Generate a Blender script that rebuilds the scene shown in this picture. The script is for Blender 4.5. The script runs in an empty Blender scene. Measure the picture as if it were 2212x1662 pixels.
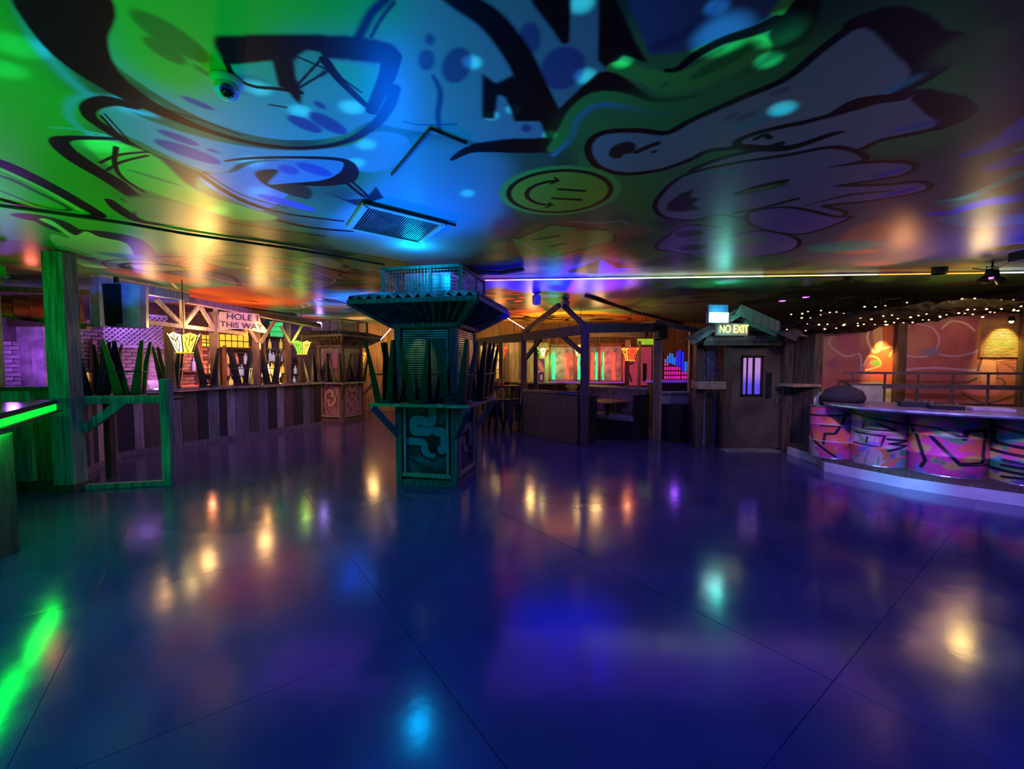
import bpy, math, random
import numpy as np
from mathutils import Vector, Matrix
random.seed(7)
R = math.radians
sc = bpy.context.scene
COL = sc.collection
# ------------------------------------------------------------------ camera, world, exposure
FPX, CX, CY, CAMH = 900.0, 1106.0, 831.0, 1.5
TH = math.atan(44.0/900.0)
cam_d = bpy.data.cameras.new('camera'); cam = bpy.data.objects.new('camera', cam_d); COL.objects.link(cam)
cam_d.sensor_width = 36; cam_d.lens = 36*FPX/2212.0; cam_d.clip_start = .05; cam_d.clip_end = 100
cam.location = (0, 0, CAMH); cam.rotation_euler = (math.pi/2-TH, 0, 0)
sc.camera = cam
w = bpy.data.worlds.new('world'); sc.world = w; w.use_nodes = True
w.node_tree.nodes['Background'].inputs[0].default_value = (.10, .09, .45, 1)
w.node_tree.nodes['Background'].inputs[1].default_value = .035
sc.view_settings.view_transform = 'Standard'; sc.view_settings.look = 'None'
sc.view_settings.gamma = 1; sc.view_settings.use_curve_mapping = False
sc.view_settings.exposure = 0.0
sc.cycles.max_bounces = 5; sc.cycles.diffuse_bounces = 2; sc.cycles.glossy_bounces = 3
sc.cycles.transmission_bounces = 3; sc.cycles.transparent_max_bounces = 4
sc.cycles.sample_clamp_indirect = 3; sc.cycles.sample_clamp_direct = 0
sc.cycles.caustics_reflective = False; sc.cycles.caustics_refractive = False
CEIL = 2.8
def ray(px, py):
    dx, dy = (px-CX)/FPX, (CY-py)/FPX
    return (dx, math.cos(TH)+dy*math.sin(TH), -math.sin(TH)+dy*math.cos(TH))
def onz(px, py, z):
    d = ray(px, py); t = (z-CAMH)/d[2]; return Vector((d[0]*t, d[1]*t, z))
def at(px, py, Y):
    d = ray(px, py); t = Y/d[1]; return Vector((d[0]*t, Y, CAMH+d[2]*t))
def pxz(px, z, Y):            # point at height z and distance Y standing in column px
    dep = Y*math.cos(TH)-(z-CAMH)*math.sin(TH)
    return Vector(((px-CX)/FPX*dep, Y, z))
# ------------------------------------------------------------------ lights
def lamp(name, kind, loc, color, energy, target=None, size=None, spot=None, blend=.5, sx=None, sy=None):
    l = bpy.data.lights.new(name, kind); l.color = color; l.energy = energy
    if kind == 'AREA':
        l.shape = 'RECTANGLE'; l.size = sx or size; l.size_y = sy or size
    elif size is not None: l.shadow_soft_size = size
    if kind == 'SPOT': l.spot_size = R(spot); l.spot_blend = blend
    o = bpy.data.objects.new(name, l); COL.objects.link(o); o.location = loc
    if target is not None:
        o.rotation_euler = (Vector(target)-Vector(loc)).to_track_quat('-Z', 'Y').to_euler()
    return o
GREEN, BLUE, UV, WARM, CYAN = (.0, 1, .012), (.0, .13, 1), (.16, .03, 1), (1, .55, .18), (.02, .65, 1)
# stage wash from behind the camera onto the ceiling and the floor
lamp('green_wash', 'SPOT', (-4.9, .9, .4), GREEN, 310, (-3.3, 2.0, 2.8), .15, 92, .95)
lamp('green_wash_near', 'SPOT', (-2.2, -.4, .6), GREEN, 130, (-1.75, 1.45, 2.8), .15, 62, .8)
lamp('green_wash_far', 'SPOT', (-5.0, 1.6, 1.2), GREEN, 150, (-5.2, 4.0, 2.8), .15, 100, .95)
lamp('green_floor_wash', 'SPOT', (-5.2, 2.6, 2.5), GREEN, 230, (-3.6, 3.4, 0), .2, 84, 1)
lamp('green_counter_glow', 'AREA', (-4.0, 3.3, .96), (.0, 1, .04), 10, (-4.2, 3.3, 0), None, sx=.07, sy=1.9).rotation_euler = (0, R(-15), R(37))
lamp('green_frame_wash', 'SPOT', (-3.4, 2.2, .9), (.0, 1, .10), 38, (-5.2, 4.8, .8), .1, 36, 1)
lamp('blue_cage_lamp', 'POINT', (-1.08, 4.62, 2.66), (.0,.42,1), 14, None, .1)
lamp('blue_wash', 'SPOT', (-1.2, 4.3, 1.3), BLUE, 330, (-1.15, 3.4, 2.8), .12, 88, 1)
lamp('blue_wash_b', 'SPOT', (.3, .6, .6), (0, .20, 1), 46, (-.2, 2.4, 2.8), .12, 58, 1)
lamp('blue_floor', 'AREA', (.6, 1.6, 2.72), (.01, .075, 1), 100, (.6, 1.8, 0), None, sx=9, sy=2.6)
lamp('violet_floor', 'AREA', (.6, 5.6, 2.66), (.22, .05, 1), 24, (.6, 5.8, 0), None, sx=8, sy=1.2)
lamp('ceiling_fill_right', 'SPOT', (2.4, 1.0, .3), (.44, .55, .66), 19, (2.7, 2.5, 2.8), .2, 96, 1)
lamp('blue_ceiling_strip', 'SPOT', (.9, 5.8, 1.0), (.006, .006, 1), 1150, (.75, 6.3, 2.8), .05, 84, 1)
lamp('blue_far_ceiling', 'SPOT', (-2.9, 8.0, 1.3), (.02, .10, 1), 850, (-2.9, 8.6, 2.8), .05, 104, 1)
lamp('blue_edge_right', 'SPOT', (6.2, 3.6, 1.6), (.05, .05, 1), 330, (5.6, 4.0, 2.8), .05, 90, 1)
_f = Vector((-.208, -.978, 0)); _r = Vector((.978, -.208, 0)); _c = Vector((-.97, 5.45, 0))
lamp('louvre_lamp', 'SPOT', _c+_f*.60+_r*(-.08)+Vector((0,0,1.98)), (.55, 1, .2), 9, _c+_f*.385+_r*(-.05)+Vector((0,0,1.5)), .02, 60, .8)
lamp('louvre_lamp_side', 'SPOT', _c+_r*.60+_f*.1+Vector((0,0,1.98)), (.05, 1, .15), 9, _c+_r*.385+_f*.1+Vector((0,0,1.5)), .02, 60, .8)
lamp('teal_column_wash', 'SPOT', (-2.0, 2.0, 1.0), (.0, 1, .45), 6, (-1.0, 5.4, 1.3), .1, 40, 1)
lamp('uv_bar_wash', 'AREA', (-5.4, 8.0, 2.6), (.5, .18, 1), 20, (-6.4, 8.4, 1.0), None, sx=1, sy=3)
lamp('uv_booth_wash', 'SPOT', (3.2, 3.0, 2.5), (.95, .55, .95), 200, (5.6, 5.6, .7), .1, 70, 1)
lamp('cyan_step_spot', 'SPOT', (3.4, 3.6, 2.6), (.02, .5, 1), 420, (4.74, 5.0, .06), .04, 17, .9)
lamp('blue_step_wash', 'SPOT', (3.2, 3.2, 2.6), (.06, .08, 1), 400, (4.9, 4.8, .05), .04, 54, 1)
# dance-light effect: many narrow beams from one projector make the dots on the ceiling
DOTS = [(1020,135,1.6),(1110,236,1.5),(1062,250,1.4),(1187,291,1.4),(1345,130,1.8),(1265,165,2.0),(1255,5,2.0),(1548,15,1.6),(1560,75,4.2),
        (1682,65,3.2),(1660,130,1.8),(760,232,1.9),(648,240,1.6),(790,312,1.8),(555,190,1.7),(770,352,1.6),(545,350,1.7),
        (300,228,2.3),(225,310,2.2),(440,402,1.7),(470,455,1.5),(40,100,1.9),(5,150,1.6),(2120,440,2.6),(1690,235,2.0),(1010,418,1.6),(560,415,1.8)]
PROJ = Vector((.25, 1.5, .9))
for dx_, dy_, dw in DOTS:
    p = onz(dx_, dy_, CEIL)
    L = (p-PROJ).length
    lamp('dot_beam', 'SPOT', PROJ, (.03, .72, .85), 52*L*L, p, .012, dw*1.9, 1)
# ------------------------------------------------------------------ materials
MATS = {}
def mat(name, color=(.5, .5, .5), rough=.6, metal=0, var=.25, scale=6, stretch=None, bump=.1, emit=0, ecol=None, color2=None, spec=.5, sample=True, alpha=None):
    if name in MATS: return MATS[name]
    m = bpy.data.materials.new(name); m.use_nodes = True; nt = m.node_tree; b = nt.nodes['Principled BSDF']
    b.inputs['Roughness'].default_value = rough; b.inputs['Metallic'].default_value = metal
    b.inputs['Specular IOR Level'].default_value = spec
    tc = nt.nodes.new('ShaderNodeTexCoord'); mp = nt.nodes.new('ShaderNodeMapping')
    mp.inputs['Scale'].default_value = stretch or (1, 1, 1)
    nz = nt.nodes.new('ShaderNodeTexNoise'); nz.inputs['Scale'].default_value = scale; nz.inputs['Detail'].default_value = 5
    nt.links.new(tc.outputs['Object'], mp.inputs[0]); nt.links.new(mp.outputs[0], nz.inputs[0])
    cr = nt.nodes.new('ShaderNodeValToRGB')
    c2 = color2 or tuple(max(0, c*(1-var*1.6)) for c in color); c1 = tuple(min(1, c*(1+var*.6)) for c in color)
    cr.color_ramp.elements[0].position = .32; cr.color_ramp.elements[1].position = .68
    cr.color_ramp.elements[0].color = (*c2, 1); cr.color_ramp.elements[1].color = (*c1, 1)
    nt.links.new(nz.outputs['Fac'], cr.inputs[0]); nt.links.new(cr.outputs[0], b.inputs['Base Color'])
    if bump:
        bp = nt.nodes.new('ShaderNodeBump'); bp.inputs['Strength'].default_value = bump; bp.inputs['Distance'].default_value = .02
        nt.links.new(nz.outputs['Fac'], bp.inputs['Height']); nt.links.new(bp.outputs[0], b.inputs['Normal'])
    if emit:
        b.inputs['Emission Strength'].default_value = emit
        if ecol: b.inputs['Emission Color'].default_value = (*ecol, 1)
        else: nt.links.new(cr.outputs[0], b.inputs['Emission Color'])
        if not sample: m.cycles.emission_sampling = 'NONE'
    if alpha is not None: b.inputs['Alpha'].default_value = alpha
    MATS[name] = m; return m
def image_mat(name, img, rough=.5, spec=.5, bump=0, emit=0):
    m = bpy.data.materials.new(name); m.use_nodes = True; nt = m.node_tree; b = nt.nodes['Principled BSDF']
    t = nt.nodes.new('ShaderNodeTexImage'); t.image = img; t.extension = 'EXTEND'
    uv = nt.nodes.new('ShaderNodeUVMap'); uv.uv_map = 'UVMap'
    nt.links.new(uv.outputs[0], t.inputs[0]); nt.links.new(t.outputs[0], b.inputs['Base Color'])
    b.inputs['Roughness'].default_value = rough; b.inputs['Specular IOR Level'].default_value = spec
    if bump:
        nz = nt.nodes.new('ShaderNodeTexNoise'); nz.inputs['Scale'].default_value = 3; nz.inputs['Detail'].default_value = 3
        tc = nt.nodes.new('ShaderNodeTexCoord'); nt.links.new(tc.outputs['Object'], nz.inputs[0])
        bp = nt.nodes.new('ShaderNodeBump'); bp.inputs['Strength'].default_value = bump; bp.inputs['Distance'].default_value = .02
        nt.links.new(nz.outputs['Fac'], bp.inputs['Height']); nt.links.new(bp.outputs[0], b.inputs['Normal'])
    if emit:
        nt.links.new(t.outputs[0], b.inputs['Emission Color']); b.inputs['Emission Strength'].default_value = emit
    return m
def glow(name, col, s, sample=True): return mat(name, col, .5, var=.12, scale=9, bump=0, emit=s, sample=sample)
VS, HS = (9, 9, .6), (.6, 9, 9)
WOODD = mat('dark_timber', (.10, .065, .045), .6, var=.35, scale=5, stretch=VS, bump=.25)
WOODM = mat('brown_timber', (.24, .14, .075), .6, var=.35, scale=5, stretch=VS, bump=.25)
WOODP = mat('pale_timber', (.50, .38, .24), .6, var=.3, scale=5, stretch=VS, bump=.2)
WOODT = mat('weathered_timber', (.30, .30, .27), .65, var=.4, scale=4, stretch=VS, bump=.3)
PL = [mat('plank_dark', (.035, .03, .035), .55, scale=5, stretch=VS, bump=.2), mat('plank_grey', (.20, .18, .20), .6, var=.3, scale=4, stretch=VS, bump=.2),
      mat('plank_brown', (.14, .09, .075), .6, var=.3, scale=4, stretch=VS, bump=.2), mat('plank_pale', (.38, .33, .34), .6, var=.3, scale=4, stretch=VS, bump=.2)]
BLACKM = mat('black_metal', (.008, .008, .009), .45, metal=0, var=.2, bump=0)
BLACK = mat('matt_black', (.012, .012, .012), .7, var=.2, bump=.05)
STEEL = mat('galvanised_steel', (.38, .40, .42), .38, metal=.8, var=.3, scale=9, bump=.05)
DKSTEEL = mat('dark_corrugated_steel', (.10, .12, .12), .42, metal=.5, var=.5, scale=7, bump=.05)
BRICKM = mat('purple_brown_brick', (.30, .20, .22), .85, var=.4, scale=14, bump=.4)
LEATHER = mat('black_brown_vinyl', (.075, .05, .05), .36, var=.3, scale=8, bump=.12)
WHITEP = mat('white_painted_plaster', (.62, .60, .62), .5, var=.12, scale=4, bump=.05)
WALLM = mat('dark_wall_paint', (.10, .07, .09), .8, var=.5, scale=2.5, bump=.15)
WALLO = mat('ochre_board_wall', (.42, .25, .10), .7, var=.35, scale=3, stretch=VS, bump=.15)
# ------------------------------------------------------------------ mesh helpers
class MB:
    def __init__(s): s.v = []; s.f = []; s.uv = []
    def add(s, vs, fs, uvs=None):
        n = len(s.v); s.v += [tuple(v) for v in vs]; s.f += [tuple(i+n for i in f) for f in fs]
        s.uv += uvs if uvs else [[(0, 0)]*len(f) for f in fs]
        return s
    def box(s, c, d, rz=0, M=None):
        x, y, z = d[0]/2, d[1]/2, d[2]/2; c = Vector(c)
        q = M or Matrix.Rotation(rz, 3, 'Z')
        vs = [c+q@Vector((a*x, b*y, e*z)) for a in (-1, 1) for b in (-1, 1) for e in (-1, 1)]
        return s.add(vs, [(0,1,3,2),(4,6,7,5),(0,4,5,1),(2,3,7,6),(0,2,6,4),(1,5,7,3)])
    def bar(s, a, b, w, h, roll=0, w2=None, h2=None):
        a, b = Vector(a), Vector(b); d = (b-a).normalized()
        up = Vector((0, 0, 1)) if abs(d.z) < .98 else Vector((math.sin(roll), math.cos(roll), 0))
        x = d.cross(up).normalized(); y = x.cross(d).normalized()
        w2 = w if w2 is None else w2; h2 = h if h2 is None else h2
        vs = [a+x*w*i/2+y*h*j/2 for i in (-1, 1) for j in (-1, 1)]+[b+x*w2*i/2+y*h2*j/2 for i in (-1, 1) for j in (-1, 1)]
        return s.add(vs, [(0,1,3,2),(4,6,7,5),(0,4,5,1),(2,3,7,6),(0,2,6,4),(1,5,7,3)])
    def tube(s, pts, r, n=6, closed=False):
        pts = [Vector(p) for p in pts]; k = len(pts); vs = []
        for i, p in enumerate(pts):
            if closed: d = pts[(i+1) % k]-pts[i-1]
            else: d = pts[min(i+1, k-1)]-pts[max(i-1, 0)]
            d.normalize(); up = Vector((0, 0, 1)) if abs(d.z) < .9 else Vector((1, 0, 0))
            x = d.cross(up).normalized(); y = x.cross(d)
            rr = r[i] if isinstance(r, (list, tuple)) else r
            vs += [p+(x*math.cos(t)+y*math.sin(t))*rr for t in [2*math.pi*j/n for j in range(n)]]
        fs = [(i*n+j, i*n+(j+1) % n, ((i+1) % k)*n+(j+1) % n, ((i+1) % k)*n+j) for i in range(k if closed else k-1) for j in range(n)]
        if not closed: fs += [tuple(range(n))[::-1], tuple((k-1)*n+j for j in range(n))]
        return s.add(vs, fs)
    def prism(s, poly, z0, z1):
        n = len(poly)
        vs = [(p[0], p[1], z0) for p in poly]+[(p[0], p[1], z1) for p in poly]
        return s.add(vs, [tuple(range(n))[::-1], tuple(range(n, 2*n))]+[(i, (i+1) % n, n+(i+1) % n, n+i) for i in range(n)])
    def lathe(s, prof, n=24, c=(0, 0, 0), a0=0, a1=2*math.pi, uvwrap=None):
        full = abs(a1-a0-2*math.pi) < 1e-4; m = n if full else n+1; vs = []
        for r, z in prof: vs += [(c[0]+r*math.cos(a0+(a1-a0)*j/n), c[1]+r*math.sin(a0+(a1-a0)*j/n), c[2]+z) for j in range(m)]
        fs, us = [], []; z0 = prof[0][1]; z1 = prof[-1][1] or 1
        for i in range(len(prof)-1):
            for j in range(n):
                a, b = j, (j+1) % m if full else j+1
                fs.append((i*m+a, i*m+b, (i+1)*m+b, (i+1)*m+a))
                va, vb = (prof[i][1]-z0)/max(1e-6, z1-z0), (prof[i+1][1]-z0)/max(1e-6, z1-z0)
                us.append([(j/n, va), ((j+1)/n, va), ((j+1)/n, vb), (j/n, vb)])
        return s.add(vs, fs, us)
    def quad(s, a, b, c, d): return s.add([a, b, c, d], [(0, 1, 2, 3)], [[(0, 0), (1, 0), (1, 1), (0, 1)]])
    def sphere(s, c, r, n=8, m=5, sz=1):
        return s.lathe([(max(1e-4, r*math.sin(math.pi*i/m)), -r*sz*math.cos(math.pi*i/m)) for i in range(m+1)], n, c)
    def build(s, name, m, parent=None, smooth=False, bevel=0, local=False):
        me = bpy.data.meshes.new(name)
        off = Vector((0, 0, 0)) if (local or parent is None) else parent_world(parent)
        me.from_pydata([tuple(Vector(v)-off) for v in s.v], [], s.f)
        l = me.uv_layers.new(name='UVMap'); flat = [c for f in s.uv for u in f for c in u]
        l.data.foreach_set('uv', flat)
        if smooth: me.polygons.foreach_set('use_smooth', [True]*len(me.polygons))
        me.materials.append(m); me.update()
        o = bpy.data.objects.new(name, me); COL.objects.link(o)
        if parent is not None: o.parent = parent
        if bevel:
            b = o.modifiers.new('bevel', 'BEVEL'); b.width = bevel; b.segments = 2; b.limit_method = 'ANGLE'
        return o
def parent_world(p):
    v = Vector((0, 0, 0))
    while p is not None: v += p.location; p = p.parent
    return v
def tag(o, label=None, cat=None, group=None, kind=None):
    if label: o['label'] = label
    if cat: o['category'] = cat
    if group: o['group'] = group
    if kind: o['kind'] = kind
    return o
def thing(name, label, cat, loc=(0, 0, 0), rz=0, group=None):
    o = bpy.data.objects.new(name, None); COL.objects.link(o); o.location = loc; o.rotation_euler = (0, 0, rz); o.empty_display_size = .1
    return tag(o, label, cat, group)
KIDS = {}
def kids(o): return [c for c in COL.objects if c.parent == o]
def copy_tree(o, parent=None, klist=None):
    c = o.copy(); COL.objects.link(c)
    if parent is not None: c.parent = parent
    for ch in kids(o): copy_tree(ch, c)
    return c
def dup(root, loc, rot, label, group=None):
    c = copy_tree(root); c.location = loc; c.rotation_euler = rot if isinstance(rot, tuple) else (0, 0, rot)
    c['label'] = label
    if group: c['group'] = group
    return c
def struct(name, mb, m, smooth=False, label=None):
    o = mb.build(name, m, None, smooth); o['kind'] = 'structure'
    if label: o['label'] = label
    return o
_fc = {}
def textmesh(name, s, size, m, parent, M, extrude=.004):
    cu = bpy.data.curves.new('t', 'FONT'); cu.body = s; cu.size = size; cu.extrude = extrude; cu.align_x = 'CENTER'; cu.align_y = 'CENTER'
    to = bpy.data.objects.new('t', cu); COL.objects.link(to); bpy.context.view_layer.update()
    me = bpy.data.meshes.new_from_object(to.evaluated_get(bpy.context.evaluated_depsgraph_get()))
    bpy.data.objects.remove(to); me.name = name
    off = parent_world(parent) if parent else Vector()
    me.transform(Matrix.Translation(-off) @ M); me.materials.clear(); me.materials.append(m)
    o = bpy.data.objects.new(name, me); COL.objects.link(o); o.parent = parent
    return o
def facing(c, nx, ny, roll=0):      # matrix that puts text (XY plane, +Z normal) upright at c with normal (nx,ny)
    n = Vector((nx, ny, 0)).normalized(); z = Vector((0, 0, 1)); x = z.cross(n)
    return Matrix.Translation(c) @ Matrix(((x.x, z.x, n.x, 0), (x.y, z.y, n.y, 0), (x.z, z.z, n.z, 0), (0, 0, 0, 1))) @ Matrix.Rotation(roll, 4, 'Z')
# ------------------------------------------------------------------ paint: flat murals drawn in real surface coordinates
class Paint:
    def __init__(s, w, h, mpp, ox, oy, base, seed=1, var=.25, tones=None, scale=.5):
        s.W, s.H, s.m, s.ox, s.oy = int(w/mpp), int(h/mpp), mpp, ox, oy
        rng = np.random.RandomState(seed)
        def noise(cell):
            gx, gy = int(s.W*mpp/cell)+3, int(s.H*mpp/cell)+3
            g = rng.rand(gy, gx); xs = np.linspace(0, gx-1.001, s.W); ys = np.linspace(0, gy-1.001, s.H)
            xi, yi = xs.astype(int), ys.astype(int); fx, fy = xs-xi, ys-yi; fx = fx*fx*(3-2*fx); fy = fy*fy*(3-2*fy)
            a = g[yi][:, xi]*(1-fx)+g[yi][:, xi+1]*fx; b = g[yi+1][:, xi]*(1-fx)+g[yi+1][:, xi+1]*fx
            return a*(1-fy[:, None])+b*fy[:, None]
        s.a = np.empty((s.H, s.W, 3), np.float32); s.a[:] = base
        tones = tones or []
        for t in tones:
            n = .6*noise(scale)+.4*noise(scale*.35); k = np.clip((n-.5)*6, 0, 1)[:, :, None]
            s.a = s.a*(1-k)+np.array(t, np.float32)*k
        n = noise(.12)*.5+noise(.03)*.5
        s.a *= (1+var*(n-.5))[:, :, None].astype(np.float32)
    def smooth(s, P, closed=True, k=6):
        P = np.array(P, float); n = len(P); out = []
        for i in range(n if closed else n-1):
            if closed: p0, p1, p2, p3 = P[i-1], P[i], P[(i+1) % n], P[(i+2) % n]
            else: p0, p1, p2, p3 = P[max(i-1, 0)], P[i], P[i+1], P[min(i+2, n-1)]
            for t in np.linspace(0, 1, k, endpoint=False):
                out.append(.5*((2*p1)+(-p0+p2)*t+(2*p0-5*p1+4*p2-p3)*t*t+(-p0+3*p1-3*p2+p3)*t**3))
        if not closed: out.append(P[-1])
        return np.array(out)
    def blend(s, x0, y0, m, col, a):
        m = (m*a)[:, :, None].astype(np.float32); h, w_ = m.shape[:2]
        v = s.a[y0:y0+h, x0:x0+w_]; v[:] = v*(1-m)+np.array(col, np.float32)*m
    def poly(s, P, col, sm=True, soft=0, a=1):
        P = (np.array(P, float)-[s.ox, s.oy])/s.m
        if sm: P = s.smooth(P)
        pad = int(soft/s.m)+2
        x0, y0 = max(0, int(P[:, 0].min())-pad), max(0, int(P[:, 1].min())-pad)
        x1, y1 = min(s.W, int(P[:, 0].max())+pad+1), min(s.H, int(P[:, 1].max())+pad+1)
        if x1-x0 < 2 or y1-y0 < 2: return
        M = np.zeros((y1-y0, x1-x0)); X = np.arange(x0, x1)
        A, B = P, np.roll(P, -1, 0)
        for yy in range(y0, y1):
            yc = yy+.5; c = (A[:, 1] <= yc) != (B[:, 1] <= yc)
            if not c.any(): continue
            xs = np.sort(A[c, 0]+(yc-A[c, 1])*(B[c, 0]-A[c, 0])/(B[c, 1]-A[c, 1]))
            for k in range(0, len(xs)-1, 2):
                M[yy-y0] += np.clip(np.minimum(X+1, xs[k+1])-np.maximum(X, xs[k]), 0, 1)
        M = np.clip(M, 0, 1)
        r = max(1, int(soft/s.m/2))
        for _ in range(2 if soft else 1):
            for ax in (0, 1):
                c = np.cumsum(np.pad(M, [(r+1, r) if q == ax else (0, 0) for q in (0, 1)], mode='edge'), axis=ax)
                M = (c[2*r+1:]-c[:-2*r-1])/(2*r+1) if ax == 0 else (c[:, 2*r+1:]-c[:, :-2*r-1])/(2*r+1)
        s.blend(x0, y0, M, col, a)
    def ell(s, c, rx, ry, rot, col, soft=0, a=1):
        t = np.linspace(0, 2*math.pi, 28, endpoint=False)
        x, y = rx*np.cos(t), ry*np.sin(t)
        s.poly(np.stack([c[0]+x*math.cos(rot)-y*math.sin(rot), c[1]+x*math.sin(rot)+y*math.cos(rot)], 1), col, True, soft, a)
    def line(s, P, wd, col, soft=.006, sm=True, closed=False, a=1):
        P = (np.array(P, float)-[s.ox, s.oy])/s.m; n0 = len(P)
        wd = np.array([wd]*n0 if np.isscalar(wd) else wd, float)/s.m/2
        if sm and n0 > 2:
            Q = s.smooth(P, closed, 5); tt = np.linspace(0, n0 if closed else n0-1, len(Q)); wd = np.interp(tt, range(len(wd)+(1 if closed else 0)), list(wd)+([wd[0]] if closed else [])); P = Q
        if closed: P = np.vstack([P, P[:1]]); wd = np.append(wd, wd[0])
        sf = max(1.0, soft/s.m); pad = wd.max()+sf+2
        X0, Y0 = max(0, int(P[:, 0].min()-pad)), max(0, int(P[:, 1].min()-pad))
        X1, Y1 = min(s.W, int(P[:, 0].max()+pad)), min(s.H, int(P[:, 1].max()+pad))
        if X1-X0 < 2 or Y1-Y0 < 2: return
        M = np.zeros((Y1-Y0, X1-X0), np.float32)
        for i in range(len(P)-1):
            p, q = P[i], P[i+1]
            a0, b0 = max(X0, int(min(p[0], q[0])-pad)), max(Y0, int(min(p[1], q[1])-pad))
            a1, b1 = min(X1, int(max(p[0], q[0])+pad)+1), min(Y1, int(max(p[1], q[1])+pad)+1)
            if a1 <= a0 or b1 <= b0: continue
            gx, gy = np.meshgrid(np.arange(a0, a1)+.5, np.arange(b0, b1)+.5)
            d = q-p; L = max(1e-9, (d**2).sum()); t = np.clip(((gx-p[0])*d[0]+(gy-p[1])*d[1])/L, 0, 1)
            D = np.hypot(gx-p[0]-t*d[0], gy-p[1]-t*d[1]); rr = wd[i]+(wd[i+1]-wd[i])*t
            k = np.clip((rr-D)/sf+.5, 0, 1)
            v = M[b0-Y0:b1-Y0, a0-X0:a1-X0]; np.maximum(v, k, out=v)
        s.blend(X0, Y0, M, col, a)
    def image(s, name):
        im = bpy.data.images.new(name, s.W, s.H)
        im.colorspace_settings.name = 'sRGB'
        lin = np.clip(s.a, 0, 1); srgb = np.where(lin < .0031308, lin*12.92, 1.055*np.power(lin, 1/2.4)-.055)
        buf = np.ones((s.H, s.W, 4), np.float32); buf[:, :, :3] = srgb
        im.pixels.foreach_set(buf.ravel()); im.update(); im.pack()
        return im
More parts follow.
